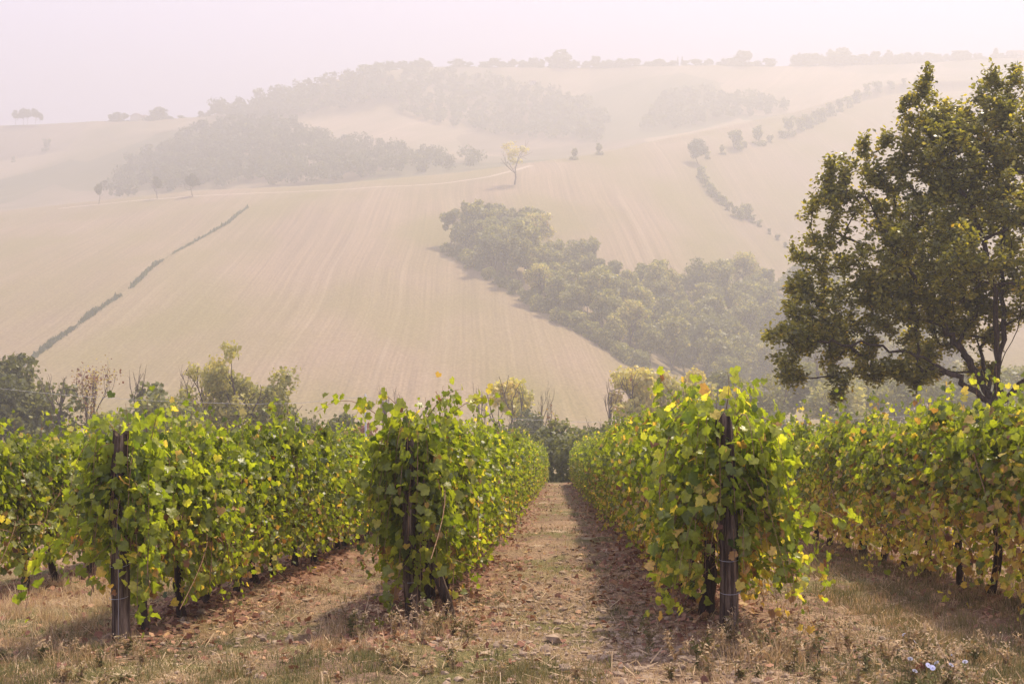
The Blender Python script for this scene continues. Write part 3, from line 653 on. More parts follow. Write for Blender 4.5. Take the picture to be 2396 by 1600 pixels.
for i, (px, py) in enumerate([(2116, 1477), (2101, 1507), (2130, 1540), (2191, 1548), (2172, 1556), (2182, 1564), (2226, 1533), (2226, 1555), (2258, 1548), (2141, 1569), (2141, 1495)]):
    chicory(px, py, .13+.03*(i % 3), i == 0)

# ------------------------------------------------------------------ the oak
def build_oak(px0=2332, d=35.0):
    rng = np.random.default_rng(77); mpp = d/FPX
    x0 = (px0-CX)*mpp; zg = float(G(x0, d))
    def w(px, py, dy=0): return np.array([(px-px0)*mpp, dy, (CY-py)*mpp - zg])     # local metres
    limbs = [
      [(2334, 1190, 0), (2336, 1080, 0), (2330, 985, 0), (2326, 945, 0)],
      [(2326, 945, 0), (2270, 915, -.3), (2190, 865, -.6), (2110, 822, -.7), (2000, 806, -.6), (1900, 796, -.8), (1830, 800, -.9)],
      [(2326, 955, 0), (2296, 880, .2), (2262, 820, .4), (2228, 765, .5), (2165, 685, .3), (2112, 605, 0), (2060, 510, .2), (2020, 430, .4)],
      [(2326, 945, 0), (2322, 850, -.5), (2300, 720, -.9), (2272, 560, -.9), (2230, 420, -.4), (2180, 280, .2)],
      [(2330, 945, 0), (2365, 830, .7), (2385, 660, 1.0), (2378, 470, .9), (2345, 290, .4)],
      [(2332, 950, 0), (2420, 860, -.4), (2500, 720, -.6), (2580, 560, -.2), (2600, 430, 0)],
      [(2332, 955, 0), (2440, 885, .4), (2580, 835, .6), (2720, 805, .2)],
      [(2328, 935, 0), (2300, 840, -1.4), (2290, 740, -3.0), (2250, 640, -3.8)],
      [(2328, 935, 0), (2350, 840, 1.6), (2370, 720, 3.2), (2330, 600, 4.0)],
      [(2228, 765, .5), (2140, 730, 1.2), (2050, 690, 1.6), (1950, 640, 1.5)],
      [(2112, 605, 0), (2020, 570, .6), (1940, 520, .5)],
    ]
    nodes, par = [], []
    for li, L in enumerate(limbs):
        P = np.array([w(*q) for q in L]); t = np.linspace(0, len(P)-1, (len(P)-1)*5+1)
        Q = np.stack([np.interp(t, np.arange(len(P)), P[:, j]) for j in range(3)], 1)
        for _ in range(3): Q[1:-1] = (Q[:-2]+2*Q[1:-1]+Q[2:])/4
        Q[1:-1] += rng.normal(0, .045, Q[1:-1].shape)
        if li == 0: prev = -1
        else: prev = int(np.argmin(np.linalg.norm(np.array(nodes)-Q[0], axis=1))); Q = Q[1:]
        for q in Q: nodes.append(q); par.append(prev); prev = len(nodes)-1
    lobes = [(1828,800,60,-.8),(1840,866,42,-.4),(1905,735,88,0),(1985,660,85,.8),(1925,585,72,1),(1950,480,72,.4),(1925,430,40,.2),(2015,410,62,.5),(2045,590,85,-1.2),(2090,480,66,1),(2085,400,42,.2),
      (2105,335,62,0),(2165,250,58,.5),(2228,285,48,0),(2245,330,55,.6),(2180,330,50,.4),(2150,430,75,.3),(2205,300,62,-.3),(2245,380,75,.8),(2150,520,75,-.8),(2245,650,85,1.5),(2300,690,85,2.4),(2190,690,75,.6),(2330,630,85,1.2),(2290,770,58,2),(2380,760,75,2.5),(2360,875,42,2),(2330,330,90,-.6),(2320,420,85,.3),(2060,690,80,-.3),(2130,640,70,1.2),(1880,770,60,.9),(2205,360,82,-.8),(2210,480,70,-.5),(2290,270,76,0),(2345,220,62,.5),(2400,250,70,-.3),(2390,380,110,0),(2290,420,70,1.2),(2270,570,95,2.2),(2180,620,85,-2.4),(2360,560,120,2.4),
      (2100,735,95,.9),(2010,790,75,1.2),(1950,800,60,1.0),(2380,660,110,-3.2),(1962,880,30,0),(1955,925,13,0),(2040,868,40,.4),(2075,850,40,-.6),(2130,868,42,-.4),(2200,850,50,1),(2230,800,60,2.5),
      (2480,300,110,0),(2560,420,120,.5),(2620,560,120,-.5),(2700,700,110,.5),(2520,620,140,2),(2600,780,100,-1),(2750,820,70,0),(2480,740,110,-2),(2500,500,120,-2),(2430,480,100,2.5),(1870,660,45,.4),(2140,540,55,1.6),
      (2420,700,90,1.5),(2330,480,80,-1.8)]
    att = []
    for (px, py, r, dy) in lobes:
        n = int(9 + (r/100)**2*66) if px < 2440 else int(8+(r/100)**2*30)
        c = w(px, py, dy); rm = r*mpp
        v = norm(rng.normal(0, 1, (n, 3)))*(rng.uniform(.45, 1.02, (n, 1)))*[rm, rm*1.15, rm]
        att.append(c+v)
    for (px, py, e) in ((2172, 205, 52), (2024, 345, 26), (2318, 190, 35), (2372, 185, 32), (2160, 215, 30), (1945, 390, 24)):    # spikes of young growth
        for q in np.linspace(0, 1, 7): att.append(w(px+rng.normal(0, 3), py-e*q, rng.normal(0, .05))[None])
    att = np.concatenate(att)
    order = np.argsort(np.linalg.norm(att-w(2326, 900), axis=1)); att = att[order]
    tips = []
    for a in att:
        N_ = np.array(nodes); dist = np.linalg.norm(N_-a, axis=1)*(1 + .25*(N_[:, 2] > a[2]+.1)); i = int(np.argmin(dist)); D0 = dist[i]
        if D0 < .12: tips.append((a, i)); continue
        m = max(1, int(D0/.35)); prev = i; p0 = N_[i]
        for q in range(1, m+1):
            p = p0 + (a-p0)*q/m + (rng.normal(0, .05, 3) if q < m else 0) + np.array([0, 0, -.12*math.sin(q/m*math.pi)*D0*.5])
            nodes.append(p); par.append(prev); prev = len(nodes)-1
        tips.append((a, prev))
    nodes = np.array(nodes); par = np.array(par); n = len(nodes)
    acc = np.zeros(n); kids = np.zeros(n, int)
    for i in range(n-1, 0, -1):
        if kids[i] == 0: acc[i] = .007**2.35
        acc[par[i]] += acc[i]; kids[par[i]] += 1
    rad = np.clip(acc**(1/2.35), .006, None); rad = np.minimum(rad*1.4, .62)
    # tubes: follow each chain to its thickest child
    child = [[] for _ in range(n)]
    for i in range(1, n): child[par[i]].append(i)
    gt = Geo(); todo = [(0, -1)]
    while todo:
        s, p = todo.pop(); ch = ([p] if p >= 0 else []) + [s]; rr = [rad[s]] if p >= 0 else []; rr.append(rad[s]); c = s
        while child[c]:
            k = sorted(child[c], key=lambda q: -rad[q]); todo += [(q, c) for q in k[1:]]
            c = k[0]; ch.append(c); rr.append(rad[c])
        R0 = max(rr); P = nodes[ch]
        if len(P) < 2: continue
        rr = np.array(rr)
        if p < 0: rr[:4] *= [1.25, 1.12, 1.05, 1.0]
        tube(gt, P, rr, 10 if R0 > .15 else (6 if R0 > .04 else 4), rough=.06 if R0 > .1 else 0, rng=rng)
    gl = Geo()
    OL = np.array([(0, 0, 0), (.16, .25, .03), (.30, .55, .05), (.2, .86, 0), (0, 1, -.06), (-.2, .86, 0), (-.30, .55, .05), (-.16, .25, .03)])
    OF = np.array([(0, 1, 7, 7), (1, 2, 6, 7), (2, 3, 5, 6), (3, 4, 5, 5)]); OF = np.array([(0, 1, 7), (1, 2, 6), (1, 6, 7), (2, 3, 5), (2, 5, 6), (3, 4, 5)])
    C = np.array([t[0] for t in tips]); par_p = nodes[[par[t[1]] for t in tips]]; m = 36
    ax = norm(C-par_p+rng.normal(0, .01, C.shape))
    P = np.repeat(C, m, 0); a = rng.random(len(P))
    P = P - np.repeat(ax, m, 0)*(a*.34)[:, None] + rng.normal(0, .082, P.shape)
    Dl = np.repeat(ax, m, 0)*.8 + rng.normal(0, .7, P.shape); Nl = rng.normal(0, .55, P.shape) + [0, 0, .9]
    ct = np.repeat(rng.normal(0, .10, len(C)), m)
    scatter(gl, OL, OF, P, Nl, Dl, rng.uniform(.10, .165, len(P)), np.clip(rng.normal(.45, .15, len(P))+ct, 0, 1))
    o = empty('oak_tree', (x0, d, zg)); tag(o, 'large spreading oak with dark leaves and forked trunk behind the right row', 'tree')
    obj('crown', gl.mesh('crown', M['oak']), o); obj('trunk', gt.mesh('trunk', M['bark']), o)
build_oak()

# ------------------------------------------------------------------ other trees: crowns of leaf clumps on branching trunks
def branches(g, rng, p, dr, L, r, depth, tips, spread=.5, up=.12, k=5, ratio=.74, nk=(2, 4)):
    n = 5; P = [p]; q = np.array(dr, float)
    for i in range(n-1):
        q = norm((q+rng.normal(0, .13, 3)+[0, 0, up*.4])[None])[0]; P.append(P[-1]+q*L/(n-1))
    P = np.array(P); tube(g, P, np.linspace(r, r*.62, n), k if depth > 2 else 3, cap=False)
    if depth == 0: tips.append(P[-1]); return
    for i in range(int(rng.integers(*nk))):
        f = rng.uniform(.45, 1) if i else 1.0
        st = P[min(n-1, int(f*(n-1)+.5))]
        d2 = norm((q + rng.normal(0, spread, 3) + [0, 0, up])[None])[0]
        branches(g, rng, st, d2, L*ratio*rng.uniform(.75, 1.15), r*.58, depth-1, tips, spread, up, k, ratio, nk)

QD = np.array([(-.5, -.35, 0), (.45, -.5, .08), (.5, .4, 0), (-.4, .5, -.08)]); QDF = np.array([(0, 1, 2, 3)])
def crown(rng, lobes, n, size, tint, ts=.10, shell=.5):
    g = Geo(); L = np.array(lobes, float); wgt = L[:, 3]**2; wgt = wgt/wgt.sum()
    k = rng.choice(len(L), n, p=wgt)
    v = norm(rng.normal(0, 1, (n, 3)))
    P = L[k, :3] + v*(L[k, 3]*(shell+(1-shell)*rng.random(n)**.6)*(1+.16*rng.standard_normal(n)*.6))[:, None]*[1, 1, .92]
    lt = rng.normal(0, .05, len(L))[k]
    scatter(g, QD, QDF, P, v*.5+rng.normal(0, .7, (n, 3))+[0, 0, .3], rng.normal(0, 1, (n, 3)), size*rng.lognormal(0, .3, n), np.clip(rng.normal(tint, ts, n)+lt, 0, 1))
    return g
def rand_lobes(rng, h, r, z0, n, lr):
    out = []
    for i in range(n):
        v = norm(rng.normal(0, 1, 3)[None])[0]; q = rng.random()**.45
        out.append((v[0]*r*.72*q, v[1]*r*.72*q, z0+(h-z0)*.5 + v[2]*(h-z0)*.36*q, lr*rng.uniform(.7, 1.25)))
    return out
def tree_meshes(seed, h=10, r=3.6, z0=2.2, n=2600, size=.36, tint=.3, lobes=15, lr=1.35, ts=.1, shell=.5):
    rng = np.random.default_rng(seed); g = Geo(); tips = []
    branches(g, rng, np.array([0, 0, -.4]), (rng.normal(0, .05), rng.normal(0, .05), 1), h*.36, h*.022, 3, tips, .55, .15)
    lb = rand_lobes(rng, h, r, z0, lobes, lr)
    if z0 <= .4: lb += [(r*.6*math.cos(a), r*.6*math.sin(a), lr*.35, lr*.8) for a in rng.uniform(0, 6.28, 6)]
    c = crown(rng, lb, n, size, tint, ts, shell)
    k = h/np.percentile(np.concatenate(c.V)[:, 2], 99.6)
    for q in (g, c): q.V = [v*k for v in q.V]
    return c.mesh('crown', M['tree']), g.mesh('trunk', M['twig'])
def bare_meshes(seed, h=8, depth=5, spread=.33, up=.35, leaf=0, tint=.98, lsize=.12, r=.17, nk=(2, 4)):
    rng = np.random.default_rng(seed); g = Geo(); tips = []
    branches(g, rng, np.array([0, 0, -.3]), (rng.normal(0, .08), 0, 1), h*.30, r, depth, tips, spread, up, 5, .72, nk)
    T = np.array(tips); s = h/T[:, 2].max()
    for i, v in enumerate(g.V): g.V[i] = v*s
    T = T*s; ms = [None, g.mesh('trunk', M['twig'])]
    if leaf:
        P = np.repeat(T, leaf, 0)+rng.normal(0, .34, (len(T)*leaf, 3)); c = Geo(); n = len(P)
        scatter(c, QD, QDF, P, rng.normal(0, 1, (n, 3)), rng.normal(0, 1, (n, 3)), lsize*rng.lognormal(0, .3, n), np.clip(rng.normal(tint, .06, n), 0, 1)); ms[0] = c.mesh('crown', M['tree'])
    return ms
def put_tree(ms, x, y, z, rz, sc, label, group=None, name='tree', cat='tree'):
    o = empty(name, (x, y, z), rz, sc); tag(o, label, cat, group)
    for nm, me in zip(('crown', 'trunk'), ms):
        if me: obj(nm, me, o)
    return o
def at_top(ms, mh, px, py_top, d, label, wide=1.0, group=None, name='tree', cat='tree', rz=None):
    """stand a tree on the ground at distance d so that it is as tall as the picture shows"""
    x = (px-CX)/FPX*d; z = terr(x, d) if d > 78 else float(G(x, d)); h = (CY-py_top)/FPX*d - z; s = h/mh
    return put_tree(ms, x, d, z, rt.uniform(0, 6.28) if rz is None else rz, (s*wide, s*wide, s), label, group, name, cat)
rt = np.random.default_rng(5)

# the tree line in the valley
at_top(tree_meshes(1, 13, 5.2, 1.0, 9000, .26, .45, 22, 1.7), 13, 20, 838, 98, 'dense dark green tree at the left edge behind the vines', 1.0)
at_top(tree_meshes(2, 9, 4.2, .3, 5000, .26, .42, 16, 1.6), 9, 105, 905, 96, 'lower dark bushy tree beside the dense left edge tree', 1.0, name='bushy_tree')
at_top(bare_meshes(3, 9, 4, .3, .3, 16, .5, .20), 9, 78, 868, 104, 'thin sparse olive tree left of the leafless tree', .8)
at_top(bare_meshes(4, 9, 4, .3, .3, 18, .68, .20), 9, 117, 862, 106, 'thin pale yellow green tree left of the leafless tree', .8)
at_top(bare_meshes(5, 9, 5, .22, .35, 0), 9, 152, 872, 96, 'leafless grey tree with upright forked stems', 1.0, name='bare_tree')
at_top(bare_meshes(6, 10, 5, .26, .32, 9, .985, .10), 10, 218, 846, 97, 'slender tree with sparse reddish brown leaves', .95, name='red_leaved_tree')
at_top(tree_meshes(7, 8, 4.2, .3, 6000, .22, .5, 18, 1.35), 8, 365, 905, 94, 'rounded grey green bushy tree with bare twigs above it', 1.15, name='bushy_tree')
at_top(bare_meshes(8, 9, 5, .2, .4, 0), 9, 362, 850, 95, 'bare upright twigs rising out of the rounded bushy tree', .8, name='bare_tree')
at_top(tree_meshes(9, 6, 3.6, .1, 3600, .22, .5, 14, 1.1), 6, 300, 960, 92, 'low grey green bush at the foot of the rounded bushy tree', 1.0, name='bush', cat='bush')
at_top(tree_meshes(10, 12, 3.6, 1.0, 4200, .18, .76, 26, .9, .05, .1), 12, 510, 806, 100, 'tall feathery pale green tree with bare branches on its left side', .82, name='willow_tree')
at_top(tree_meshes(11, 9, 4.2, .5, 4600, .18, .70, 24, 1.0, .06, .1), 9, 592, 862, 101, 'wide feathery grey green tree right of the tall pale tree', 1.0, name='willow_tree')
at_top(bare_meshes(12, 9, 5, .4, .2, 0, r=.13), 9, 470, 845, 98, 'twisted bare branches against the tall pale green tree', 1.0, name='bare_tree')
at_top(tree_meshes(13, 6, 2.2, .2, 2600, .2, .5, 12, .8, .08, .3), 6, 655, 905, 104, 'small wispy bush at the right end of the feathery trees', 1.0, name='bush', cat='bush')
at_top(bare_meshes(14, 5, 5, .35, .3, 1, .3, .14), 5, 742, 975, 96, 'leafless grey shrub in the gap left of the utility pole', 1.1, name='bare_shrub', cat='bush')
at_top(tree_meshes(15, 5, 1.9, .1, 2000, .2, .32, 10, .8), 5, 792, 972, 110, 'small blue green bush left of the utility pole', 1.0, name='bush', cat='bush')
at_top(tree_meshes(16, 4, 1.6, .1, 1600, .17, .97, 9, .6, .03), 4, 836, 995, 95, 'dark reddish bush beside the utility pole', 1.0, name='bush', cat='bush')
at_top(tree_meshes(161, 4, 1.9, .1, 1600, .17, .5, 9, .6, .06), 4, 800, 1015, 92, 'low olive bush in front of the reddish bush', 1.0, name='bush', cat='bush')
at_top(bare_meshes(17, 8, 5, .22, .4, 0), 8, 893, 898, 100, 'leafless upright tree right of the utility pole', .75, name='bare_tree')
at_top(tree_meshes(18, 9, 2.2, 2.5, 2400, .22, .82, 14, .8, .06, .3), 9, 1205, 888, 140, 'pale yellow green tree above the left alley row', .95, name='pale_tree')
at_top(tree_meshes(19, 6, 2.6, .2, 2600, .22, .3, 12, 1.0), 6, 1222, 962, 132, 'grey green bush under the pale yellow green tree', 1.0, name='bush', cat='bush')
at_top(bare_meshes(20, 9, 5, .25, .4, 0), 9, 1270, 890, 138, 'leafless tree right of the pale yellow green tree', .8, name='bare_tree')
at_top(bare_meshes(21, 9, 4, .25, .4, 0), 9, 1120, 893, 150, 'faint leafless tree left of the pale yellow green tree', .7, name='bare_tree')
at_top(bare_meshes(22, 9, 4, .22, .4, 0), 9, 1437, 885, 150, 'leafless tree left of the bright yellow tree', .8, name='bare_tree')
at_top(tree_meshes(23, 4.6, 2.2, .1, 3000, .17, .44, 12, .85), 4.6, 1278, 985, 80, 'olive bush with reddish tips at the end of the alley', 1.0, name='bush', cat='bush')
at_top(bare_meshes(24, 5, 5, .18, .5, 1, .985, .12), 5, 1290, 962, 80.5, 'thin reddish twigs rising from the olive bush', .7, name='bare_shrub', cat='bush')
at_top(tree_meshes(25, 3.4, 2.6, .0, 4200, .16, .36, 16, .85), 3.4, 1350, 1006, 76.5, 'dark round bush closing the end of the alley', .95, name='bush', cat='bush')
at_top(tree_meshes(26, 4, 2.4, .0, 3000, .17, .38, 12, .8), 4, 1425, 980, 84, 'dark bush behind the row right of the alley', 1.0, name='bush', cat='bush')
at_top(bare_meshes(27, 5, 5, .3, .4, 0), 5, 1392, 975, 86, 'bare twiggy shrub above the dark round bush', 1.1, name='bare_shrub', cat='bush')
at_top(tree_meshes(28, 9, 3.4, .8, 4200, .22, .80, 18, 1.0, .05, .3), 9, 1500, 862, 150, 'bright yellow tree above the right alley row', .9, name='yellow_tree')
at_top(tree_meshes(281, 9, 3.6, .8, 4200, .22, .78, 18, 1.0, .05, .3), 9, 1590, 866, 152, 'yellow green tree touching the bright yellow tree', .9, name='yellow_tree')
for i, (px, py, d, tn) in enumerate([(1700, 870, 205, .5), (1790, 880, 190, .62), (1880, 850, 215, .6), (1960, 870, 195, .64), (2050, 860, 210, .6), (2140, 870, 200, .55), (2230, 855, 215, .6), (2320, 865, 200, .55), (2420, 855, 210, .55)]):
    at_top(tree_meshes(60+i, 12, 5.6, .3, 4200, .34, tn, 18, 1.7, .07, .4), 12, px, py, d,
           'soft pale green tree in the haze below the oak', 1.1, 'pale green trees below the oak')

# the wood in the ravine
POOL = [tree_meshes(30+i, 10+(i%3-1)*1.5, 3.8+(i%2)*.6, .8, 3800, .30, t, 28, 1.12, .12, .4) for i, t in enumerate((.54, .58, .64, .56, .68, .78))]
poly = [(1085, 592), (1125, 548), (1235, 560), (1290, 625), (1400, 665), (1500, 690), (1600, 690), (1700, 690), (1900, 680), (2150, 760), (2250, 925), (1700, 925), (1480, 852), (1350, 772), (1250, 712), (1120, 622)]
def inside(x, y, p):
    c = False; j = len(p)-1
    for i in range(len(p)):
        if (p[i][1] > y) != (p[j][1] > y) and x < (p[j][0]-p[i][0])*(y-p[i][1])/(p[j][1]-p[i][1])+p[i][0]: c = not c
        j = i
    return c
def fill(poly, n, mind, seed, dmin=100):
    rng = np.random.default_rng(seed); P = []; xs = [p[0] for p in poly]; ys = [p[1] for p in poly]; tries = 0
    while len(P) < n and tries < n*60:
        tries += 1; px, py = rng.uniform(min(xs), max(xs)), rng.uniform(min(ys), max(ys))
        if not inside(px, py, poly): continue
        h = hit(px, py, float(far(dmin)))
        if all((h[0]-q[0])**2+(h[1]-q[1])**2 > mind**2 for q in P): P.append(h)
    return P
for p in fill(poly, 190, 5.0, 3):
    k = int(rt.choice(6, p=[.24, .24, .18, .18, .1, .06]))
    lab = ['dark green tree in the hazy wood of the ravine', 'pale yellow green tree in the hazy wood of the ravine'][k == 5]
    put_tree(POOL[k], p[0], p[1], terr(p[0], p[1])-.4, rt.uniform(0, 6.28), rt.uniform(1.0, 1.9), lab, ['dark green trees of the ravine wood', 'yellow green trees of the ravine wood'][k == 5], 'tree')
eb = [tree_meshes(140+i, 4, 2.6, .0, 1300, .3, .48+.08*i, 10, .9) for i in range(3)]
for i, t in enumerate(np.linspace(0, 1, 40)):
    px, py = np.interp(t, [0, .2, .45, .7, 1], [1040, 1105, 1250, 1360, 1500]) + rt.uniform(-7, 7), np.interp(t, [0, .2, .45, .7, 1], [588, 626, 716, 780, 868]) + rt.uniform(-4, 4)
    h = hit(px, py); put_tree(eb[i % 3], h[0], h[1], terr(h[0], h[1])-.3, rt.uniform(0, 6.28), rt.uniform(.7, 1.5), 'low bush edging the ravine wood along the stubble field', 'bushes along the edge of the ravine wood', 'bush', 'bush')
def solo(px, py_base, py_top, ms, mh, label, wide=1.0, group=None, name='tree', dmin=100):
    h = hit(px, py_base, float(far(dmin))); z = terr(h[0], h[1]); H = (py_base-py_top)/FPX*h[1]
    return put_tree(ms, h[0], h[1], z-.15, rt.uniform(0, 6.28), (H/mh*wide, H/mh*wide, H/mh), label, group, name)
solo(1054, 575, 490, tree_meshes(80, 10, 3.0, 3.0, 3000, .3, .5, 14, 1.1), 10, 'separate pale tree at the upper tip of the ravine wood', 1.0)
solo(1140, 575, 478, tree_meshes(81, 12, 3.0, 1.0, 3000, .34, .4, 14, 1.3), 12, 'tall tree topping the upper end of the ravine wood', .9)
solo(1222, 575, 492, tree_meshes(82, 12, 2.4, 1.0, 2600, .34, .22, 14, 1.1), 12, 'narrow dark tree in the upper end of the ravine wood', .9)
solo(1375, 745, 665, tree_meshes(83, 8, 4.0, .5, 3000, .34, .72, 14, 1.4, .06), 8, 'round yellowish tree on the lower edge of the ravine wood', 1.0)
solo(1680, 890, 740, tree_meshes(84, 14, 6.0, .5, 7000, .36, .5, 22, 2.0, .07), 14, 'big rounded pale green tree low in the ravine wood', 1.0)

# single trees along the track
at_xy = solo
solo(231, 479, 430, tree_meshes(85, 10, 2.6, 4.5, 1600, .42, .45, 9, 1.3), 10, 'small top heavy tree beside the left end of the track', .95)
solo(368, 467, 414, tree_meshes(86, 10, 2.5, 3.6, 1500, .42, .32, 9, 1.3), 10, 'narrow tree beside the track, between two others', .85)
solo(451, 461, 409, tree_meshes(87, 10, 3.8, 3.6, 2000, .42, .2, 12, 1.5), 10, 'round dark tree on a short trunk beside the track', .95)
solo(1204, 434, 336, tree_meshes(88, 12, 3.9, 4.5, 420, .42, .80, 14, 1.2, .05, .1), 12, 'tall open yellow tree beside the curve of the track', 1.05, name='yellow_tree')

# hedge of reeds crossing the field
def reed_hedge(pts, hgt, label, seed, n):
    rng = np.random.default_rng(seed); P = np.array([hit(*p) for p in pts]); L = np.concatenate([[0], np.cumsum(np.linalg.norm(np.diff(P[:, :2], axis=0), axis=1))])
    s = rng.uniform(0, L[-1], n); x = np.interp(s, L, P[:, 0])+rng.normal(0, .45, n); y = np.interp(s, L, P[:, 1])+rng.normal(0, .45, n)
    z = np.array([terr(a, b) for a, b in zip(x, y)]); g = Geo()
    h = hgt*rng.lognormal(0, .3, n)*np.clip(1+1.3*noise2(s, 0*s, seed, 3, .09), .25, 1.8)
    D = rng.normal(0, .22, (n, 3))+[0, 0, 1]
    scatter(g, np.array([(-.16, 0, 0), (.16, 0, 0), (.14, .6, .03), (0, 1, .1), (-.14, .6, .03)]), np.array([(0, 1, 2, 3, 4)]), np.stack([x, y, z-.1], 1), rng.normal(0, 1, (n, 3))*[1, 1, .2], D, h, rng.random(n))
    tag(obj('reed_hedge', g.mesh('reed_hedge', M['reed'])), label, 'hedge')
reed_hedge([(40, 868), (120, 806), (200, 750), (282, 693)], .9, 'lower stretch of the thin green hedge crossing the stubble field', 1, 2600)
reed_hedge([(306, 677), (350, 632), (410, 590), (470, 558), (530, 525), (578, 488)], .7, 'upper stretch of the thin green hedge crossing the stubble field', 2, 2800)

# far woods that read as masses
def far_wood(poly, n, mind, hgt, size, tint, label, seed, per=230, name='wood', dmin=600, spread=.42):
    rng = np.random.default_rng(seed); g = Geo()
    for p in fill(poly, n, mind, seed, dmin):
        h = hgt*rng.uniform(.7, 1.25); r = h*spread*rng.uniform(.8, 1.2); m = 6
        lobes = [(p[0]+rng.normal(0, r*.42), p[1]+rng.normal(0, r*.42), terr(p[0], p[1])+h*rng.uniform(.3, .8), r*rng.uniform(.45, .75)) for _ in range(m)]
        c = crown(rng, lobes, per, size, np.clip(tint+rng.normal(0, .06), 0, 1)); g.add(np.concatenate(c.V), np.concatenate(c.F[4]), np.concatenate(c.T))
    return tag(obj(name, g.mesh(name, M['tree'])), label, 'wood', kind='stuff')
far_wood([(250, 468), (330, 375), (400, 345), (460, 308), (560, 296), (660, 290), (730, 325), (790, 345), (850, 352), (960, 366), (1060, 376), (1170, 388), (1000, 408), (800, 428), (460, 446)], 330, 6, 11, 1.0, .24,
         'hazy dark wood covering the knoll behind the track', 1)
far_wood([(480, 272), (560, 262), (650, 232), (760, 200), (850, 178), (920, 180), (930, 235), (860, 250), (760, 262), (680, 280), (560, 284)], 210, 9, 14, 1.6, .26, 'faint wood on the spur rising to the far ridge', 2, 160, dmin=900)
far_wood([(960, 168), (1100, 190), (1250, 215), (1360, 240), (1420, 300), (1400, 335), (1200, 325), (1050, 300), (950, 270), (925, 230)], 260, 10, 12, 1.6, .28, 'faint wood hanging on the slope below the far ridge', 3, 120, dmin=900)
far_wood([(1560, 225), (1640, 220), (1800, 240), (1840, 262), (1700, 285), (1600, 300), (1500, 310), (1530, 270)], 80, 10, 11, 1.6, .28, 'faint wood in the fold of the right hill', 4, 120, dmin=900)

# hedgerow climbing the right hill, and scrub down its lower side
hm = [tree_meshes(90+i, 8, 3.0, .4, 1100, .5, .5+.05*i, 10, 1.3) for i in range(3)]
solo(1634, 385, 326, tree_meshes(95, 12, 5.6, 1.6, 2600, .5, .25, 14, 2.1), 12, 'round dark tree at the left end of the hillside hedgerow', 1.0)
hl = [(1655, 372), (1690, 362), (1720, 350), (1742, 346), (1775, 340), (1800, 334), (1830, 324), (1848, 318), (1870, 306), (1888, 300), (1905, 292), (1925, 284), (1945, 272), (1965, 262), (1985, 252), (2005, 242), (2030, 230), (2055, 220), (2085, 212), (2115, 206), (2145, 202)]
for i, (px, py) in enumerate(hl):
    hgt = (18, 22, 44, 16, 44, 18, 20, 44, 30, 34, 30, 32, 30, 30, 26, 30, 28, 26, 20, 18, 16)[i]
    solo(px, py, py-hgt, hm[i % 3], 8, 'faint tree of the hedgerow climbing the right hill', 1.0, 'trees of the hillside hedgerow', dmin=500)
for i, (px, py, hh) in enumerate([(1640, 420, 30), (1652, 440, 26), (1668, 462, 24), (1690, 480, 26), (1718, 508, 28), (1748, 512, 34), (1776, 530, 16), (1800, 548, 14), (1646, 430, 22), (1660, 452, 28), (1679, 471, 22), (1703, 494, 22), (1732, 512, 26), (1762, 522, 20), (1818, 562, 14), (1838, 580, 14)]):
    solo(px, py, py-hh, hm[i % 3], 8, 'faint bush running down the field edge below the hillside hedgerow', 1.0, 'bushes down the right field edge', 'bush', dmin=400)
for (px, py, hh, lab) in ((1343, 374, 26, 'small bush on the crest right of the tall yellow tree'), (1402, 362, 26, 'rounded bush on the crest, second right of the tall yellow tree'), (108, 352, 28, 'lone faint tree in the left hill field'), (32, 380, 14, 'low faint bush in the left hill field')):
    solo(px, py, py-hh, hm[1], 8, lab, 1.0, dmin=400)

# trees and houses along the skyline
um = [tree_meshes(120+i, 11, 3.9, 4.0, 900, .8, .25, 10, 1.6) for i in range(3)]
for i, (px, top) in enumerate([(4, 255), (22, 262), (36, 258), (54, 254), (64, 256), (82, 255), (94, 266)]):
    solo(px, 293.5, top, um[i % 3], 11, 'umbrella shaped tree in the clump on the left skyline', .72, 'trees in the left skyline clump', dmin=850)
def ridge_z(px, d0, d1):
    ds = np.arange(float(far(d0)), float(far(d1)), 3.0); x = (px-CX)/FPX*ds; e = [terr(a, b)/b for a, b in zip(x, ds)]; i = int(np.argmax(e)); return np.array([x[i], ds[i], terr(x[i], ds[i])])
def sky_tree(px, py_top, wide, label, k, group=None, d0=900, d1=1800, minh=3., name='tree', cat='tree'):
    p = ridge_z(px, d0, d1); H = max(minh, (CY-py_top)/FPX*p[1]-p[2])
    return put_tree(um2[k % 4], p[0], p[1], p[2]-.5, rt.uniform(0, 6.28), (max(H, 5.5)/9*wide*2.1, max(H, 5.5)/9*wide*1.7, H/9), label, group)
um2 = [tree_meshes(130+i, 9, 4.2, .3, 900, .8, .26, 12, 1.7) for i in range(4)]
g1 = 'trees along the far ridge skyline'; l1 = 'faint tree standing on the far ridge skyline'
for i, (px, top, wd) in enumerate([(970, 140, .7), (985, 136, .9), (1002, 142, .7), (1070, 146, .7), (1180, 143, .7), (1200, 138, .7), (1222, 140, .7), (1245, 136, .8), (1265, 138, .8), (1342, 140, .8), (1370, 142, .7), (1395, 131, .5), (1420, 140, .8), (1450, 137, .9), (1490, 137, .9), (1545, 139, .9), (1700, 140, .8), (1772, 143, .7),
                                   (1862, 128, .8), (1880, 127, .8), (1900, 136, .7), (1925, 134, .7), (2025, 132, .8), (2045, 120, .55), (2060, 134, .8), (2080, 118, .55), (2100, 128, .7), (2125, 124, .8), (2145, 124, .8), (2170, 124, 1.0), (2195, 126, 1.0), (2245, 118, .9), (2262, 120, .8), (2285, 128, .6), (2330, 112, .4), (2345, 124, .6)]):
    sky_tree(px, top, wd, l1, i, g1)
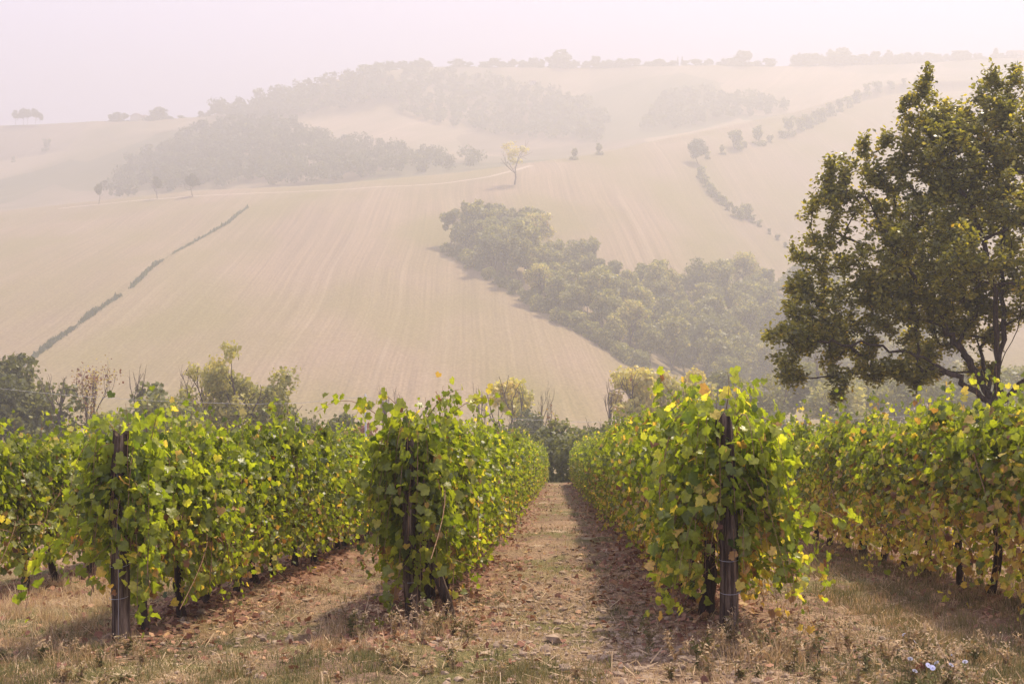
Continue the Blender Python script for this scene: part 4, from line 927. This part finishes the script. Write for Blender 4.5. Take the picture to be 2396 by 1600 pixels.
for i, px in enumerate(list(range(955, 1850, 24)) + list(range(1862, 2396, 20))):
    if 1010 < px < 1060 or 1795 < px: 
        if px < 1860: continue
    sky_tree(px + rt.uniform(-8, 8), rt.uniform(137, 146) if px < 1860 else rt.uniform(124, 138), rt.uniform(.9, 1.5), 'low scrubby tree filling the far ridge skyline', i, 'low scrub along the far ridge', name='scrub_bush', cat='bush')
sky_tree(1312, 117, .95, 'largest dome shaped tree on the far ridge skyline', 1)
sky_tree(1737, 120, 1.0, 'rounded tree standing out on the skyline right of two cypresses', 2)
sky_tree(1970, 115, 1.0, 'tall rounded tree on the skyline above the hillside hedgerow', 3)
for i, px in enumerate((896, 912, 878, 860, 930)):
    sky_tree(px, (150, 144, 152, 160, 170)[i], .9, 'tree in the tall clump at the top of the wooded spur', i, 'trees in the clump on the wooded spur', 1000, 1450, 8)
for i, px in enumerate((470, 484)): sky_tree(px, 260+i*3, .9, 'small tree on the left skyline beside the wooded spur', i, 'small trees by the wooded spur', 900, 1150, 3)
for i, (px, top) in enumerate(((262, 268), (275, 262), (290, 264), (380, 262), (400, 272), (425, 276))): sky_tree(px, top, .9, 'low tree by the farmhouses on the left skyline', i, 'low trees by the farmhouses', 900, 1150, 3)
sky_tree(365, 250, .8, 'pointed tree just right of the farmhouses', 0, None, 900, 1150, 3)
cyp = (crown(np.random.default_rng(9), [(0, 0, 1+.9*i, .9-.07*i) for i in range(10)], 700, .6, .15).mesh('crown', M['tree']), None)
for px in (1586, 1596):
    p = ridge_z(px, 1200, 1800); put_tree(cyp, p[0], p[1], p[2], 0, ((p[1]/FPX*(CY-131)-p[2])/10,)*3, 'slim cypress, one of a pair on the far ridge', 'pair of cypresses on the ridge', 'cypress_tree')

def house(px, d, w, dp, hw, hr, label, rz=0.0, dz=0, nwin=3):
    x = (px-CX)/FPX*d; z = terr(x, d)+dz; o = empty('farmhouse', (x, d, z), rz); tag(o, label, 'house')
    def box(g, a, b):
        V = np.array([[x_, y_, z_] for z_ in (a[2], b[2]) for y_ in (a[1], b[1]) for x_ in (a[0], b[0])])
        g.add(V, np.array([(0, 2, 3, 1), (4, 5, 7, 6), (0, 1, 5, 4), (2, 6, 7, 3), (0, 4, 6, 2), (1, 3, 7, 5)]))
    g = Geo(); box(g, (-w/2, -dp/2, -1.5), (w/2, dp/2, hw))
    for s in (-1, 1): g.add([(s*w/2, -dp/2, hw), (s*w/2, dp/2, hw), (s*w/2, 0, hw+hr)], [(0, 1, 2)])
    obj('wall', g.mesh('wall', M['plaster'], False), o)
    g = Geo(); e = .5; t = .25
    for s in (-1, 1):
        V = [(-w/2-e, s*(dp/2+e), hw-hr*e/(dp/2)+.02), (w/2+e, s*(dp/2+e), hw-hr*e/(dp/2)+.02), (w/2+e, 0, hw+hr+.02), (-w/2-e, 0, hw+hr+.02)]
        g.add(V + [(a, b, c+t) for a, b, c in V], [(0, 1, 2, 3), (4, 5, 6, 7), (0, 1, 5, 4), (0, 3, 7, 4), (1, 2, 6, 5)])
    rf = obj('roof', g.mesh('roof', M['roof'], False), o)
    g = Geo(); box(g, (w*.2, -.4, hw+hr*.5), (w*.2+.8, .4, hw+hr+1.1)); obj('chimney', g.mesh('chimney', M['plaster'], False), rf)
    for i in range(nwin):
        g = Geo(); cx_ = -w/2 + w*(i+.5)/nwin; box(g, (cx_-.5, -dp/2-.06, hw*.45), (cx_+.5, -dp/2+.05, hw*.45+1.4)); obj('window', g.mesh('window', M['glass'], False), o)
    g = Geo(); box(g, (-w*.12, -dp/2-.07, -.2), (-w*.12+1.1, -dp/2+.05, 1.9)); obj('door', g.mesh('door', M['bark'], False), o)
pz = ridge_z(322, 950, 1150)
house(322, pz[1], 8.5, 10, 4.0, 2.4, 'farmhouse with its gable end to the viewer on the left skyline', R(78), -.3, 2)
house(346, pz[1]+9, 9, 8, 2.6, 2.0, 'low barn beside the gabled farmhouse on the left skyline', R(65), -.3, 2)
pz = ridge_z(2378, 1300, 1700)
house(2378, pz[1], 18, 9, 4.6, 2.0, 'broad farmhouse on the skyline above the oak at the right edge', R(4), .8, 4)
house(1247, float(far(1390)), 6, 4.5, 3.0, 1.2, 'tiny white house on the slope under the dome shaped tree', R(20), .3, 2)

# ------------------------------------------------------------------ utility pole and its wire
def pole():
    d = 88.0; px = 855; x = (px-CX)/FPX*d; z = terr(x, d); top = (CY-930)/FPX*d
    o = empty('utility_pole', (x, d, z)); tag(o, 'thin grey utility pole rising behind the vines near the middle', 'pole')
    g = Geo(); tube(g, [(.06, 0, -.6), (.03, 0, (top-z)*.5), (0, 0, top-z+.25)], [.10, .085, .065], 10); obj('shaft', g.mesh('shaft', M['metal']), o)
    g = Geo(); tube(g, [(-.02, -.16, top-z-.05), (.0, .16, top-z-.05)], .03, 6); tube(g, [(0, -.14, top-z-.05), (0, -.14, top-z+.1)], .04, 8); obj('insulator', g.mesh('insulator', M['wire']), o)
    T = np.array([x, d-.14, top+.08])
    def W(px, py, dd): return np.array([(px-CX)/FPX*dd, dd, (CY-py)/FPX*dd])
    g = Geo()
    L = [W(-300, 868, 84), W(0, 909, 84.8), W(150, 924, 85.3), W(313, 935, 86), W(450, 941, 86.6), W(579, 945, 87), W(700, 943, 87.4), T]
    Rr = [T, W(980, 959, 88.5), W(1129, 976, 89), W(1326, 986, 90), W(1500, 990, 91), W(1800, 985, 92), W(2100, 975, 93), W(2500, 955, 94)]
    P = np.array(L + Rr[1:]); t = np.linspace(0, len(P)-1, 120)
    tube(g, np.stack([np.interp(t, np.arange(len(P)), P[:, j]) for j in range(3)], 1), .012, 5)
    tag(obj('utility_wire', g.mesh('utility_wire', M['metal'])), 'pale overhead wire sagging across the valley', 'wire')
pole()

# ------------------------------------------------------------------ haze
def haze():
    zt = 318.0; V = [(x, y, z) for z in (-40, zt) for y in (-40, 1500) for x in (-1120, 1120)]
    F = [(0, 2, 3, 1), (4, 5, 7, 6), (0, 1, 5, 4), (2, 6, 7, 3), (0, 4, 6, 2), (1, 3, 7, 5)]
    m = bpy.data.materials.new('haze'); m.use_nodes = True; n = m.node_tree.nodes; l = m.node_tree.links; n.clear()
    o = n.new('ShaderNodeOutputMaterial'); v = n.new('ShaderNodeVolumePrincipled')
    v.inputs['Color'].default_value = (.59, .59, .588, 1); v.inputs['Density'].default_value = HAZE; v.inputs['Anisotropy'].default_value = .4
    v.inputs['Density Attribute'].default_value = ''
    l.new(v.outputs[0], o.inputs['Volume'])
    tag(obj('haze', mesh('haze', V, np.array(F), m, smooth=False)), 'pale warm haze filling the valley', 'haze', kind='stuff')
haze()
